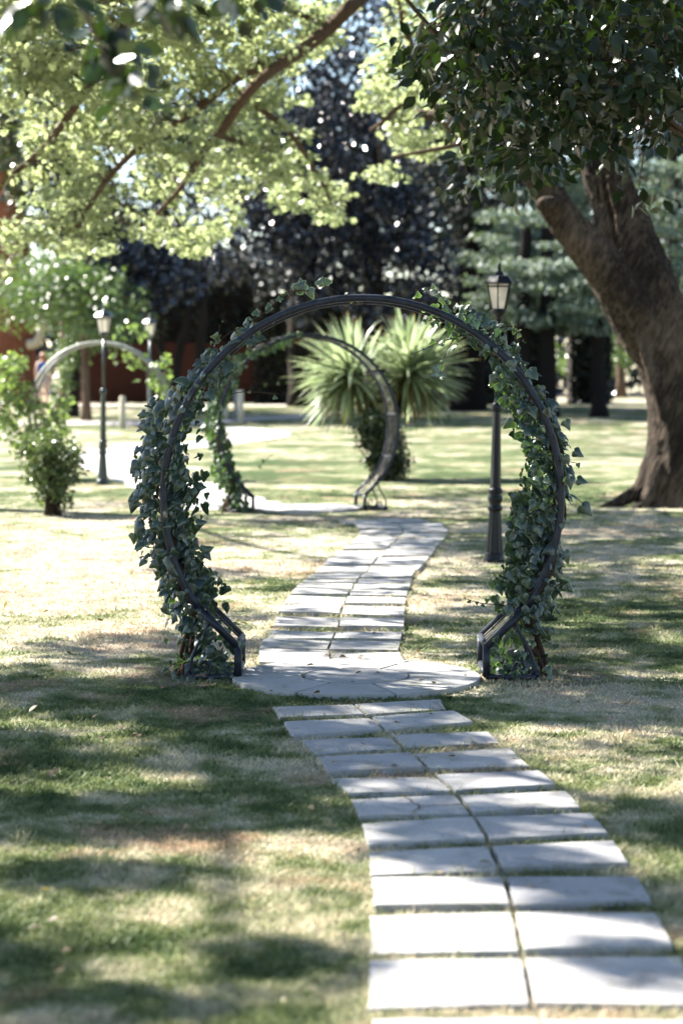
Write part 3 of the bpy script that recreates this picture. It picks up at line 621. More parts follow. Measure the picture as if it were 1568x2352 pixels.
link_world("limb", mb.mesh("limb"), M["twig"], big, True)
link_world("crown", clump(rng, crown, np.array([rl.uniform(.12, .27) for _ in crown]), 30, .076, "lobed", .35, .45, 1.0, "crown"), M["pale"], big)

# ------------------------------------------------------------------ SHADE TREES (dark broad leaves)
def shade_tree(label, base, top, branches, groups, seed, mat=None):
    rng = np.random.default_rng(seed); t = thing("broadleaf_tree", label, "tree", base, 0)
    mb = MB(); sp = spline([base + Vector((0, 0, -.1)), base.lerp(top, .35) + Vector((.15, .1, 0)), base.lerp(top, .7) + Vector((-.1, .1, 0)), top], 5)
    mb.tube(sp, [.30 * (1 - .55 * i / len(sp)) + .05 for i in range(len(sp))], 14); link_world("trunk", mb.mesh("trunk"), M["bark"], t, True)
    mb = MB()
    BP = []
    for b in branches:
        s2 = spline([Vector(q) for q in b], 6); BP += s2[3:]; mb.tube(s2, [.05 * (1 - .8 * i / len(s2)) + .005 for i in range(len(s2))], 8)
    allc = []
    for cs, rad_, per, leaf in groups:
        allc.append(np.array([tuple(c) for c in cs]))
    for cs, rad_, per, leaf in groups:
        for c in cs[::4]:
            c = Vector(c); a = min(BP, key=lambda q: (q - c).length_squared); mb.tube(spline([a, a.lerp(c, .45) + Vector((rng.normal() * .1, rng.normal() * .1, .15)), c], 4), [.016 - .0016 * i for i in range(9)], 5)
    link_world("limb", mb.mesh("limb"), M["twig"], t, True)
    for cs, rad_, per, leaf in groups:
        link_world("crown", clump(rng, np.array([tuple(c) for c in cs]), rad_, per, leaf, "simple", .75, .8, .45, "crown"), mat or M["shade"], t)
    return t
# shade falling on the ground: each entry is a patch (x, y, half widths, clumps); the leaves hang where the sun's ray to it passes the crown
SHADE = [(250, 1610, 340, 50, 31), (120, 1740, 330, 50, 18), (330, 1880, 380, 42, 38), (520, 1700, 160, 30, 10), (40, 1890, 150, 45, 14), (640, 1760, 160, 80, 30), (300, 2020, 180, 8, 6), (40, 2200, 150, 40, 4), (700, 2250, 100, 50, 3), (150, 2340, 250, 30, 5), (560, 1650, 200, 40, 16),
         (1540, 1900, 110, 50, 11), (1500, 2095, 120, 20, 6), (1570, 2250, 80, 40, 4), (1400, 1620, 280, 50, 44), (1330, 1500, 300, 50, 36), (1280, 1420, 330, 50, 34), (1350, 1340, 260, 30, 22), (1250, 1260, 330, 26, 22), (1150, 1205, 330, 18, 16), (1400, 1195, 230, 20, 16),
         (760, 1580, 260, 40, 16), (860, 1650, 260, 60, 17), (980, 1760, 220, 60, 15), (1080, 1890, 230, 50, 12), (1130, 1980, 260, 30, 7), (1380, 2050, 160, 40, 6), (620, 1450, 180, 50, 10), (830, 1480, 150, 60, 9), (860, 1330, 170, 60, 8), (800, 1200, 260, 16, 12), (400, 1160, 240, 10, 6), (930, 1130, 160, 20, 8), (560, 1240, 180, 10, 4), (330, 1500, 230, 40, 18), (90, 1560, 150, 25, 12), (520, 1330, 120, 20, 4), (1350, 958, 280, 22, 70), (1080, 955, 260, 18, 46), (760, 950, 200, 12, 16), (1150, 1140, 160, 16, 10)]
rz_ = random.Random(21); nearc, farc = [], []
for cx, cy_, rx, ry, k in SHADE:
    for _ in range(int(k * 1.35)):
        for _t in range(20):
            a, r_ = rz_.uniform(0, 6.283), math.sqrt(rz_.random()); g = G(cx + rx * r_ * math.cos(a), cy_ + ry * r_ * math.sin(a)); h = rz_.uniform(4.8, 8.5)
            while h < 22:
                p_ = g + S * (h / S.z); X, Y_ = to_px(p_)
                if p_.y < 1 or X < -60 or Y_ < -60: break
                h += .6
            if h < 22: break
        (nearc if g.y < 14.5 else farc).append(p_)
b1 = Vector((-7.2, 13.5, 0)); t1 = Vector((-6.6, 13.8, 6.2))
near_hang = [W(rz_.uniform(240, 330), rz_.uniform(60, 240), rz_.uniform(5.2, 6.0)) for _ in range(8)] + [W(90 + rz_.uniform(-30, 40), rz_.uniform(-20, 20), 4.8) for _ in range(2)] + [W(rz_.uniform(330, 620), rz_.uniform(-40, 40), rz_.uniform(5.2, 6.2)) for _ in range(7)]
shade_tree("broad-leaved tree with a few dark blurred leaves hanging in at the top left", b1, t1,
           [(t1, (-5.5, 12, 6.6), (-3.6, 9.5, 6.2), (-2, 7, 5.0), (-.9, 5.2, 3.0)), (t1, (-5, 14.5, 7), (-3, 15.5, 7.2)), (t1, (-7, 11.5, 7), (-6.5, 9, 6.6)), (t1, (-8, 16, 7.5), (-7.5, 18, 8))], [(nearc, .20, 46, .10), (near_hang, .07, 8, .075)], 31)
b2 = Vector((-9.5, 27, 0)); t2 = Vector((-9, 27.2, 7.5))
shade_tree("broad-leaved tree far out to the left that throws shade across the lawn", b2, t2, [(t2, (-7, 26, 8.5), (-4, 27, 9), (-2, 29, 9.5)), (t2, (-8, 23, 8), (-6, 21, 8.2)), (t2, (-6, 30, 9), (-3, 33, 10))], [(farc, .34, 50, .13)], 32)
DARK = [(920, 125), (985, 70), (1050, 40), (1040, -40), (1600, -40), (1600, 420), (1520, 400), (1470, 470), (1430, 440), (1400, 380), (1370, 420), (1310, 400), (1260, 420), (1200, 440), (1150, 420), (1080, 450), (1030, 440), (1060, 400), (1130, 370), (1070, 320), (1050, 260), (1010, 200), (1040, 130), (960, 140)]
dk = []
while len(dk) < 400:
    x, y = rz_.uniform(900, 1600), rz_.uniform(-40, 480)
    if in_poly(x, y, DARK) and not (1275 < x < 1450 and y > 345) and not (x > 1430 and 250 < y < 420 and rz_.random() < .75) and rz_.random() < (1.0 if y < 240 else .42): dk.append(W(x, y, rz_.uniform(12.5, 16.5)))
dk_up = []
while len(dk_up) < 700:
    q = Vector((rz_.uniform(-4, 8), rz_.uniform(11.5, 21), rz_.uniform(4.2, 8)))
    if q.z > 2.3 + .175 * q.y: dk_up.append(q)
for _ in range(380):                              # unseen clumps added over the camera to cut sky light and deepen shade
    q = Vector((rz_.uniform(-2.2, 6), rz_.uniform(1, 12.5), rz_.uniform(5.4, 8))); dk_up.append(q)
b3 = Vector((4.6, 14.5, 0)); t3 = Vector((4.2, 14.6, 5.2))
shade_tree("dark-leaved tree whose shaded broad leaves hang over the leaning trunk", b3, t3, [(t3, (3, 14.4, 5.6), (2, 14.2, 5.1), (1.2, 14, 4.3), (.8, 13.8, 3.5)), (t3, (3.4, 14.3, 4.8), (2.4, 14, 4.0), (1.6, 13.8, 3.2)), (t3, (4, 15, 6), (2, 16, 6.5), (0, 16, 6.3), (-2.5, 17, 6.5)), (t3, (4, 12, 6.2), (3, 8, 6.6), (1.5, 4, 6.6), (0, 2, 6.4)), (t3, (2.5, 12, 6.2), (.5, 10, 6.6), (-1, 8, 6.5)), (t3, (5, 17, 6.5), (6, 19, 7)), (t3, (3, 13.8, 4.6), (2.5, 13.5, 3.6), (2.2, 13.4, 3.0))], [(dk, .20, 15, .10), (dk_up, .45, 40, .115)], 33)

# ------------------------------------------------------------------ BACKGROUND TREES
def bg_tree(name, label, cat, px, Y, trunk_r, boxes, mat, bark, per, leaf, tpl, seed, group=None, trunks=None, droop=.6, flat=.6, crad=(.5, .9), ty=300, upn=.6):
    """boxes: picture ellipses (x, y, half width, half height, clumps, depth spread) at distance Y"""
    rng = np.random.default_rng(seed); base = Vector(((px - 784) * Y / F, Y, terrain(Y))); t = thing(name, label, cat, base, 0, group)
    mb = MB()
    for x0, x1, yt, r_ in (trunks or [(px, px, ty, trunk_r)]):
        b = Vector(((x0 - 784) * Y / F, Y, terrain(Y) - .1)); e = W(x1, yt, Y + .3)
        sp = spline([b, b.lerp(e, .3) + Vector((rng.normal() * .08, 0, 0)), b.lerp(e, .65) + Vector((rng.normal() * .1, 0, 0)), e], 4); mb.tube(sp, [r_ * (1 - .5 * i / len(sp)) * (1.35 if i == 0 else 1) for i in range(len(sp))], 10)
    link_world("trunk", mb.mesh("trunk"), bark, t, True)
    cs = []; rads = []
    for x, y, rx, ry, k, dsp, *dy in boxes:
        for _ in range(k):
            while True:
                a, b = rng.uniform(-1, 1, 2)
                if a * a + b * b <= 1: break
            cs.append(tuple(W(x + a * rx, y + b * ry, Y + (dy[0] if dy else 0) + rng.uniform(-1, 1) * dsp))); rads.append(rng.uniform(*crad))
    me = clump(rng, np.array(cs), np.array(rads), per, leaf, tpl, droop, flat, upn, "crown"); link_world("crown", me, mat, t); return t
BG = "trees at the far side of the lawn"
bg_tree("copper_beech", "dark purple-leaved tree with glinting leaves behind the middle of the near arch", "tree", 690, 66, .35, [(640, 420, 130, 190, 95, 2.5), (560, 540, 120, 110, 20, 2), (720, 580, 70, 160, 50, 2), (700, 250, 130, 230, 80, 2.5)], M["copper"], M["darkbark"], 46, .2, "quad", 41, BG, droop=.9)
bg_tree("copper_beech", "tallest dark purple tree, drooping behind the spiky palm", "tree", 860, 67, .4, [(840, 250, 130, 330, 150, 2.5), (880, 560, 110, 180, 72, 2), (980, 480, 80, 200, 48, 2)], M["copper"], M["darkbark"], 46, .2, "quad", 42, BG, droop=1.0)
bg_tree("copper_beech", "low dark purple tree on several thin stems behind the pale arch", "tree", 390, 60, .16, [(330, 620, 130, 75, 80, 2), (250, 640, 90, 50, 30, 1.5), (400, 570, 70, 60, 24, 1.5)], M["copper"], M["darkbark"], 46, .18, "quad", 43, BG, trunks=[(350, 330, 640, .12), (378, 372, 600, .14), (415, 425, 600, .15), (450, 470, 620, .18)], droop=.9)
bg_tree("conifer_tree", "tall conifer with a broad black trunk just behind the big lamp post", "tree", 1075, 62, .45, [(1050, 200, 120, 250, 70, 2), (1080, 480, 60, 110, 24, 1.5)], M["yew"], M["blackbark"], 40, .2, "quad", 44, BG, ty=-100)
bg_tree("cedar_tree", "blue-green cedar with sunlit drooping sprays left of the leaning trunk", "tree", 1290, 58, .3, [(1270, 500, 160, 90, 60, 1.5, 3), (1330, 560, 80, 16, 12, .5, -3), (1290, 612, 80, 16, 16, .5, -3.4), (1340, 650, 90, 16, 20, .5, -3.8), (1370, 695, 70, 14, 14, .5, -4.2), (1200, 610, 50, 12, 7, .5, -3), (1330, 650, 120, 80, 60, 1.5, 2), (1200, 700, 110, 50, 34, 1.5, 1), (1330, 735, 120, 30, 30, 1.5, 1), (1150, 600, 60, 80, 22, 1.5, 1), (1250, 380, 150, 120, 40, 2, 3), (1180, 500, 60, 14, 8, .5, -2)], M["cedar"], M["blackbark"], 90, .13, "quad", 45, BG, trunks=[(1200, 1210, 500, .26), (1255, 1250, 400, .3), (1375, 1368, 500, .24)], droop=.7, flat=.22, crad=(.4, .8), upn=.9)
bg_tree("cedar_tree", "blue-green cedar showing past the right edge of the leaning trunk", "tree", 1540, 62, .3, [(1520, 470, 110, 120, 60, 2), (1540, 680, 90, 110, 50, 2), (1560, 850, 60, 60, 20, 1.5)], M["cedar"], M["darkbark"], 80, .14, "quad", 46, BG, droop=.7, flat=.4, crad=(.4, .85), upn=.9)
bg_tree("laurel_tree", "light green leafy tree behind the lamp post at the pale arch", "tree", 200, 56, .12, [(180, 690, 110, 70, 60, 2), (250, 740, 60, 40, 24, 1.5), (110, 640, 90, 60, 30, 2), (60, 700, 60, 40, 10, 1)], M["laurel"], M["twig"], 60, .14, "quad", 47, BG)
bg_tree("ivy_covered_tree", "small ivy-covered tree with a dark stem at the end of the fence", "tree", 165, 58, .16, [(150, 830, 28, 60, 22, .8), (185, 800, 24, 50, 10, .8)], M["laurel"], M["darkbark"], 40, .11, "quad", 48, BG, crad=(.2, .35), trunks=[(168, 172, 760, .2)])
bg_tree("orange_maple", "small orange-leaved tree glimpsed over the fence", "tree", 545, 78, .1, [(525, 690, 34, 24, 8, 1), (580, 700, 26, 20, 5, 1)], M["acer"], M["twig"], 36, .2, "quad", 49, BG, crad=(.3, .5), ty=720)
bg_tree("laurel_tree", "tall dark green tree behind the pale foliage at the top left", "tree", 150, 61, .2, [(20, 150, 160, 260, 120, 2), (330, 260, 260, 230, 110, 2), (130, 420, 80, 120, 40, 2), (220, 520, 120, 70, 40, 2)], M["bush"], M["twig"], 40, .24, "quad", 50, BG, crad=(.6, 1.1))
bg_tree("laurel_tree", "pale sunlit tree in the gap between the cedar and the leaning trunk", "tree", 1425, 84, .2, [(1425, 760, 60, 60, 26, 2), (1420, 830, 36, 30, 10, 2), (1300, 840, 30, 30, 7, 2)], M["laurel"], M["twig"], 40, .2, "quad", 51, BG, crad=(.4, .7))
rng = np.random.default_rng(55); n_ = 60000; wx = rng.uniform(-40, 30, n_); wz = 0.4 + 13 * rng.random(n_) ** .9
gapn = np.sin(wx * 1.9 + 2 * np.sin(wz * 1.3)) * np.sin(wz * 2.3 + 1.5 * np.sin(wx * 1.1)); kp = (rng.random(n_) < np.where(gapn > .80, .3, 1)) & ~((wx < -8.5) & (wz > 5)) & ~((wx > -7.0) & (wx < -2.6) & (wz > 6.3) & (wz < 10.5) & (rng.random(n_) < .68)) & ~((wx > 1.8) & (wx < 4.4) & (wz > 5.0) & (wz < 7.5) & (rng.random(n_) < .8)); wx, wz = wx[kp], wz[kp]; n_ = len(wx)
me = leaves_mesh("woodland", "quad", np.stack([wx, rng.uniform(92, 98, n_), wz], -1), unit(rng.normal(size=(n_, 3)) + np.array([0, 0, -.4])), unit(rng.normal(size=(n_, 3)) + np.array([0, -.3, .5])), rng.uniform(.3, .6, n_), rng.random(n_))
tag(link("woodland", me, M["copper"]), "dark belt of woodland closing off the far end of the grounds", "woodland", kind="stuff")
bg_tree("yew_blocker", "unseen dark yew added right of the leaning trunk to block sky light", "tree", 2280, 26, .3, [(2300, 500, 260, 700, 130, 2), (2350, 0, 200, 400, 50, 2)], M["yew"], M["blackbark"], 60, .16, "quad", 57, BG, ty=-200)  # unseen tree added to keep sky light off the leaning trunk's right side
# redwood
Yr = 66; base = Vector(((22 - 784) * Yr / F, Yr, terrain(Yr))); t = thing("redwood_tree", "redwood with a broad orange-brown fibrous trunk at the left edge", "tree", base, 0, BG); mb = MB()
mb.lathe([(1.12, -.2), (1.0, .4), (.86, 1.4), (.80, 3), (.70, 5), (.5, 7), (.2, 9)], 28, flute=.05); o = mb.build("trunk", M["redbark"], t, True)
MB().tube(spline([(.7, -.5, 1.9), (.95, -.6, 1.95), (1.16, -.66, 2.35), (1.3, -.7, 2.9)], 4), [.17, .16, .15, .15, .14, .14, .14, .13, .13, .12, .12, .11, .1], 10).build("limb", M["post"], t, True)
cs = [(rl.uniform(-2.5, 2.5), rl.uniform(-2, 2), rl.uniform(7, 17)) for _ in range(70)]
link("crown", clump(rng, cs, .9, 40, .25, "quad", .8, .5, .6, "crown"), M["cedar"], t)
# tall yew hedge and fence
def hedge(name, label, x0, x1, Y, ztop, depth, mat, seed, kind=None, leaf=.16, n=5200):
    rng = np.random.default_rng(seed); a, b = (x0 - 784) * Y / F, (x1 - 784) * Y / F; g = terrain(Y); t = thing(name, label, "hedge", ((a + b) / 2, Y, g))
    L = b - a; mb = MB(); nx_ = 14; v = []; f = []
    rows = [(-.5, 0), (-.52, .5), (-.46, .9), (-.25, .98), (.25, .98), (.46, .9), (.5, 0)]
    for i in range(nx_ + 1):
        for dy, hz_ in rows: v.append((-L / 2 + L * i / nx_, dy * depth * .86 + rng.normal() * .05, hz_ * (ztop - g) * (.93 + .03 * math.sin(i * 1.9))))
    nr = len(rows)
    for i in range(nx_):
        for j in range(nr - 1): f.append((i * nr + j, i * nr + j + 1, (i + 1) * nr + j + 1, (i + 1) * nr + j))
    f += [tuple(range(nr)), tuple(reversed([nx_ * nr + j for j in range(nr)]))]
    mb.add(v, f).build("core", M["darkbark"], t)
    u = rng.uniform(-L / 2, L / 2, n); s = rng.random(n); yy = np.where(s < .75, -depth / 2 + rng.normal(0, .08, n), rng.uniform(-depth / 2, depth / 2, n)); zz = np.where(s < .75, rng.random(n) * (ztop - g), (ztop - g) + rng.normal(0, .1, n))
    pos = np.stack([u, yy, zz], -1); tip = unit(rng.normal(size=(n, 3)) + np.array([0, -.4, .3])); nor = unit(rng.normal(size=(n, 3)) + np.array([0, -.8, .5]))
    link("foliage", leaves_mesh("foliage", "quad", pos, tip, nor, leaf * rng.uniform(.6, 1.4, n), rng.random(n)), mat, t); return t
hedge("yew_hedge", "long black-green yew hedge behind the palm and the arches", 585, 1266, 70, 4.3, 1.6, M["yew"], 61, n=9000)
hedge("yew_hedge", "dark hedge rising behind the red-brown fence", 150, 640, 75, 5.6, 1.6, M["yew"], 63, n=5000)
hedge("yew_hedge", "short dark hedge end beside the leaning trunk", 1304, 1396, 71, 3.3, 1.4, M["yew"], 62, n=1400)
Yf = 69.5; xa, xb = (172 - 784) * Yf / F, (612 - 784) * Yf / F; gz = terrain(Yf)
fe = thing("timber_fence", "dark red-brown board fence along the far side of the driveway", "fence", ((xa + xb) / 2, Yf, gz)); L = xb - xa
mb = MB(); nb = 42
for i in range(nb):
    x = -L / 2 + (i + .5) * L / nb; mb.box((x, .004 * (i % 2), 1.0), (L / nb * .97, .02, 1.92 + .015 * ((i * 7) % 3)))
mb.build("boards", M["fence"], fe)
for x in np.linspace(-L / 2, L / 2, 5): MB().box((x, .08, 1.0), (.1, .1, 2.06)).build("post", M["fence"], fe)
for z in (.3, 1.65): MB().box((0, .045, z), (L, .05, .09)).build("rail", M["fence"], fe)
for (px, pyb, pyt, wd, mt, lb) in ((282, 985, 910, 7, "post", "leftmost stubby wooden post at the edge of the driveway"), (553, 974, 896, 6.5, "post", "tall pale wooden post nearest the yew hedge"), (543, 968, 895, 6, "greypost", "grey wooden post standing against the tall pale post"), (518, 968, 916, 6.5, "post", "short wooden post seen through the ivy of the farther arch")):
    b = G(px, pyb); hgt = (pyb - pyt) * b.y / F; r_ = wd * b.y / F
    o = MB().lathe([(r_, -.1), (r_ * 1.02, hgt * .4), (r_ * .98, hgt - .02), (r_ * .8, hgt)], 12).build("wooden_post", M[mt], None, True); o.location = b; tag(o, lb, "post", "wooden posts along the driveway")

# ------------------------------------------------------------------ CORDYLINE, BUSHES
pb = G(892, 1098); cordy = thing("cordyline_palm", "spiky cordyline palm with two heads of long strap leaves", "palm", pb)
rng = np.random.default_rng(70)
def strap(pos, dirs, length, width, tint, droopv, seg=6):
    n = len(pos); V = np.zeros((n, seg + 1, 3, 3)); E = np.zeros((n, seg + 1, 3)); d = unit(dirs); side = unit(np.cross(d, np.array([0, 0, 1.0])) + 1e-6); p = pos.copy(); up = np.cross(side, d)
    for i in range(seg + 1):
        t = i / seg; wd = width * (math.sin(math.pi * min(.5, .15 + t * .55)) if t < .6 else (1 - t) / .4 + .02)
        V[:, i, 0] = p - side * wd[:, None] / 2; V[:, i, 1] = p - up * wd[:, None] * .18; V[:, i, 2] = p + side * wd[:, None] / 2; E[:, i] = .0 if t < .85 else 1.0
        d = unit(d + np.array([0, 0, -1.0]) * (droopv * (t + .15))[:, None]); up = np.cross(side, d); p = p + d * (length / seg)[:, None]
    f = []
    for i in range(seg):
        for j in range(2): a = i * 3 + j; f.append((a, a + 1, a + 4, a + 3))
    f = np.array(f); k = (seg + 1) * 3; Fc = (f[None] + (np.arange(n) * k)[:, None, None]).reshape(-1, 4)
    return np_mesh("fronds", V.reshape(-1, 3), Fc, dict(tint=np.repeat(tint, k), edge=E.reshape(-1)))
hl = W(812, 866, pb.y); hr = W(936, 858, pb.y + .1)
for hd, (ba, pref), n in ((hl, (.0, (-.55, -.2, .1)), 270), (hr, (.0, (.25, -.1, .35)), 300)):
    d = unit(rng.normal(size=(n, 3)) + np.array(pref) * 1.4); d = d[d[:, 2] > -.75]; n = len(d)
    me = strap(np.array(hd)[None] + d * .05, d, rng.uniform(.70, 1.05, n), rng.uniform(.05, .08, n), rng.random(n), np.where(rng.random(n) < .22, rng.uniform(.2, .5, n), rng.uniform(.02, .14, n))); link_world("fronds", me, M["cordy"], cordy)
    n = 100; d = unit(rng.normal(size=(n, 3)) * np.array([1, 1, .2]) + np.array([0, 0, -.5])); me = strap(np.array(hd)[None] + d * .05 - np.array([0, 0, .06]), d, rng.uniform(.6, .9, n), rng.uniform(.03, .045, n), rng.random(n), rng.uniform(.35, .6, n)); o = link_world("withered_fronds", me, M["deadfrond"], cordy)
mb = MB(); s_ = spline([pb + Vector((0, 0, -.05)), pb + Vector((-.05, 0, .6)), (pb + hl) / 2 + Vector((.05, 0, .3)), hl], 5); mb.tube(s_, [.075 - .0015 * i for i in range(len(s_))], 10)
s_ = spline([pb + Vector((.02, 0, .2)), pb + Vector((.08, 0, .8)), hr], 5); mb.tube(s_, [.07 - .0015 * i for i in range(len(s_))], 10); link_world("trunk", mb.mesh("trunk"), M["darkbark"], cordy, True)
def shrub(name, label, base, blobs, mat, per, leaf, seed, tpl="simple", stems=9, crad=(.08, .14), droop=.3):
    rng = np.random.default_rng(seed); t = thing(name, label, "shrub", base); cs = []; rd = []
    for x, z, rx, rzz, k in blobs:
        for _ in range(k):
            while True:
                a, b, c = rng.uniform(-1, 1, 3)
                if a * a + b * b + c * c <= 1: break
            cs.append((x + a * rx, c * min(rx, .5), max(.05, z + b * rzz))); rd.append(rng.uniform(*crad))
    link("foliage", clump(rng, cs, np.array(rd), per, leaf, tpl, droop, .9, .5, "foliage"), mat, t); mb = MB()
    for c in cs[::max(1, len(cs) // (stems * 3))]: mb.tube(spline([(rng.normal() * .04, rng.normal() * .04, -.03), (c[0] * .35, c[1] * .35, c[2] * .5), c], 4), [.012 - .001 * i for i in range(9)], 5)
    mb.build("stem", M["ivystem"], t, True); return t
q = G(880, 1104); shrub("leafy_bush", "dark small-leaved bush growing around the foot of the palm", q, [(-.02, .55, .30, .40, 80), (.12, .35, .26, .32, 60), (-.1, .75, .3, .25, 40), (.02, .15, .14, .16, 20)], M["bush"], 34, .055, 71)
q = G(122, 1184); shrub("small_shrub", "small rounded shrub with shiny leaves standing alone on the left lawn", q, [(0, .55, .33, .34, 70), (-.08, .78, .22, .12, 16), (.05, .25, .2, .2, 30), (.12, .62, .2, .2, 16), (-.25, .75, .12, .1, 5)], M["shrub"], 26, .05, 72)
def climber(label, s, blobs, seed, stems):
    t = thing("climbing_shrub", label, "climber", (G3.x, G3.y, 0)); rng = np.random.default_rng(seed); cs = []
    for px, py, rx, ry, k in blobs:
        for _ in range(k): a, r_ = rng.uniform(0, 6.28), math.sqrt(rng.random()); cs.append(tuple(W(px + rx * r_ * math.cos(a), py + ry * r_ * math.sin(a), G3.y + rng.normal(0, .18))))
    link_world("foliage", clump(rng, cs, .13, 10, .105, "simple", .5, .9, .5, "foliage"), M["climber"], t); mb = MB()
    CP_ = []
    for st in stems: sp = spline([W(a, b, G3.y) for a, b in st], 4); CP_ += sp; mb.tube(sp, [.022 - .0012 * i for i in range(len(sp))], 6)
    for c in cs[::3]: c = Vector(c); a_ = min(CP_, key=lambda q: (q - c).length_squared); mb.tube([a_, a_.lerp(c, .5) + Vector((0, 0, .04)), c], [.008, .006, .003], 4)
    link_world("stem", mb.mesh("stem"), M["ivystem"], t); return t
climber("broad-leaved climber bushing out over the left side of the pale arch", 1, [(15, 920, 52, 56, 40), (15, 850, 36, 34, 12), (110, 940, 34, 16, 7), (108, 985, 46, 22, 13), (35, 990, 46, 16, 6), (145, 950, 12, 44, 7), (30, 828, 22, 20, 5)], 73, [[(105, 1095), (108, 1030), (100, 960), (80, 880)], [(105, 1095), (142, 1010), (120, 940)]])
climber("thin climber with few leaves on the right side of the pale arch", -1, [(350, 872, 22, 12, 4), (300, 822, 22, 8, 3), (376, 830, 8, 16, 3), (300, 760, 30, 6, 3), (378, 890, 10, 24, 5)], 74, [[(352, 1095), (372, 960), (384, 900), (372, 820), (330, 770), (240, 768)]])

# ------------------------------------------------------------------ PEOPLE (far off)
def person(label, loc, rz, skin, parts, hair_c, h=1.68, arm=0.0):
    t = thing("person", label, "person", loc, rz); me = bpy.data.meshes.new("body")
    J = dict(pel=(0, 0, .93), wai=(0, 0, 1.08), che=(0, -.01, 1.28), nec=(0, 0, 1.42), hea=(0, -.015, 1.53), top=(0, -.01, 1.62), nose=(0, -.105, 1.535), ll=(-.09, 0, .88), lk=(-.1, -.03 - arm, .48), la=(-.1, .02, .09), lt=(-.11, -.16, .03), rl=(.09, 0, .88), rk=(.1, -.01, .48), ra=(.11, .05 + arm, .09), rt=(.12, -.12, .03), ls=(-.17, 0, 1.37), le=(-.22, .04, 1.1), lh=(-.21, -.05 - arm, .88), lf=(-.2, -.09 - arm, .79), rs=(.17, 0, 1.37), re=(.22, .05, 1.1), rh=(.22, -.02 + arm, .88), rf=(.21, -.06 + arm, .79))
    RD = dict(pel=.135, wai=.115, che=.13, nec=.055, hea=.085, top=.07, nose=.016, ll=.085, lk=.055, la=.038, lt=.03, rl=.085, rk=.055, ra=.038, rt=.03, ls=.055, le=.04, lh=.028, lf=.018, rs=.055, re=.04, rh=.028, rf=.018)
    E = "pel-wai wai-che che-nec nec-hea hea-top hea-nose pel-ll ll-lk lk-la la-lt pel-rl rl-rk rk-ra ra-rt che-ls ls-le le-lh lh-lf che-rs rs-re re-rh rh-rf".split(); K = list(J); k = h / 1.68
    me.from_pydata([tuple(c * k for c in J[x]) for x in K], [tuple(K.index(a) for a in e.split("-")) for e in E], [])
    o = link("body", me, skin, t); md = o.modifiers.new("skin", 'SKIN'); md.use_smooth_shade = True; o.modifiers.new("sub", 'SUBSURF').levels = 1
    for x, sv in zip(K, me.skin_vertices[0].data): sv.radius = (RD[x] * k,) * 2; sv.use_root = x == "pel"
    for nm, prof, mt, ell in parts: 
        ob = MB().lathe(prof, 16).build(nm, mt, t, True); ob.scale = (1, ell, 1)
    MB().lathe([(.03, 1.43), (.09, 1.46), (.108, 1.54), (.10, 1.62), (.06, 1.665), (.01, 1.675)], 14).build("hair", hair_c, t, True).location = (0, .022, 0)
    for s in (-1, 1): MB().lathe([(.045, 0), (.05, .03), (.042, .07), (.03, .09)], 10).build("shoe", parts[0][2], t, True).location = (.105 * s, -.03, 0)
    return t
skin = plain("skin", (0.5, 0.3, 0.22), .5, .1); hair = plain("red_hair", (0.25, 0.09, 0.04), .5, .2); hair2 = plain("dark_hair", (0.04, 0.03, 0.025), .5, .2)
blue = plain("blue_cloth", (0.02, 0.11, 0.38), .8, .15); pink = plain("pale_pink_cloth", (0.55, 0.42, 0.42), .8, .1); pblue = plain("pale_blue_cloth", (0.42, 0.55, 0.68), .8, .15); dk_ = plain("dark_cloth", (0.03, 0.03, 0.04), .8, .2)
Yp = 62; person("person in a blue top and pale pink shorts walking on the driveway", ((102 - 784) * Yp / F, Yp, terrain(Yp) + .012), R(200), skin, [("shorts", [(.20, .62), (.205, .8), (.175, .98), (.15, 1.04)], pink, .8), ("top", [(.15, 1.02), (.155, 1.12), (.18, 1.25), (.19, 1.33), (.10, 1.39)], blue, .72)], hair, 1.68, .08)
Yp = 64; person("person in a pale blue shirt standing behind the palm", ((1006 - 784) * Yp / F, Yp, terrain(Yp)), R(150), skin, [("trousers", [(.20, .08), (.205, .5), (.2, .9), (.16, 1.0)], dk_, .8), ("shirt", [(.215, .84), (.215, 1.05), (.225, 1.25), (.22, 1.34), (.09, 1.41)], pblue, .72)], hair2, 1.72, .0)

# ------------------------------------------------------------------ GRASS
rng = np.random.default_rng(90)
def blocked(x, y):
    m = np.zeros(len(x), bool)
    for pl in SLABPOLY:
        xs_ = [p[0] for p in pl]; ys_ = [p[1] for p in pl]; idx = np.where((x > min(xs_)) & (x < max(xs_)) & (y > min(ys_)) & (y < max(ys_)))[0]
        if len(idx) == 0: continue
        X, Y = x[idx], y[idx]; c = np.zeros(len(idx), bool); j = 3
        for i in range(4):
            xi, yi = pl[i]; xj, yj = pl[j]; cond = ((yi > Y) != (yj > Y)) & (X < (xj - xi) * (Y - yi) / (yj - yi + 1e-12) + xi); c ^= cond; j = i
        m[idx[c]] = True
    for cx, cy_, r_ in CIRC: m |= (x - cx) ** 2 + (y - cy_) ** 2 < (r_ + .005) ** 2
    return m
N = 430000
px = rng.uniform(-500, 2068, N); py = 1120 + (2480 - 1120) * rng.random(N) ** .92
u = (px - 784) / F; v_ = -(py - 1176) / F; dy = CP + v_ * SP; dz = -SP + v_ * CP; t_ = CAMH / -dz; gx, gy = u * t_, dy * t_
keep = (~blocked(gx, gy)); gx, gy = gx[keep], gy[keep]; N = len(gx)
pn = np.sin(gx * 2.3 + 1.3 * np.sin(gy * 1.7)) * np.sin(gy * 2.9 + np.sin(gx * 1.9) * 1.5)            # long and short patches
jx, jy = [], []
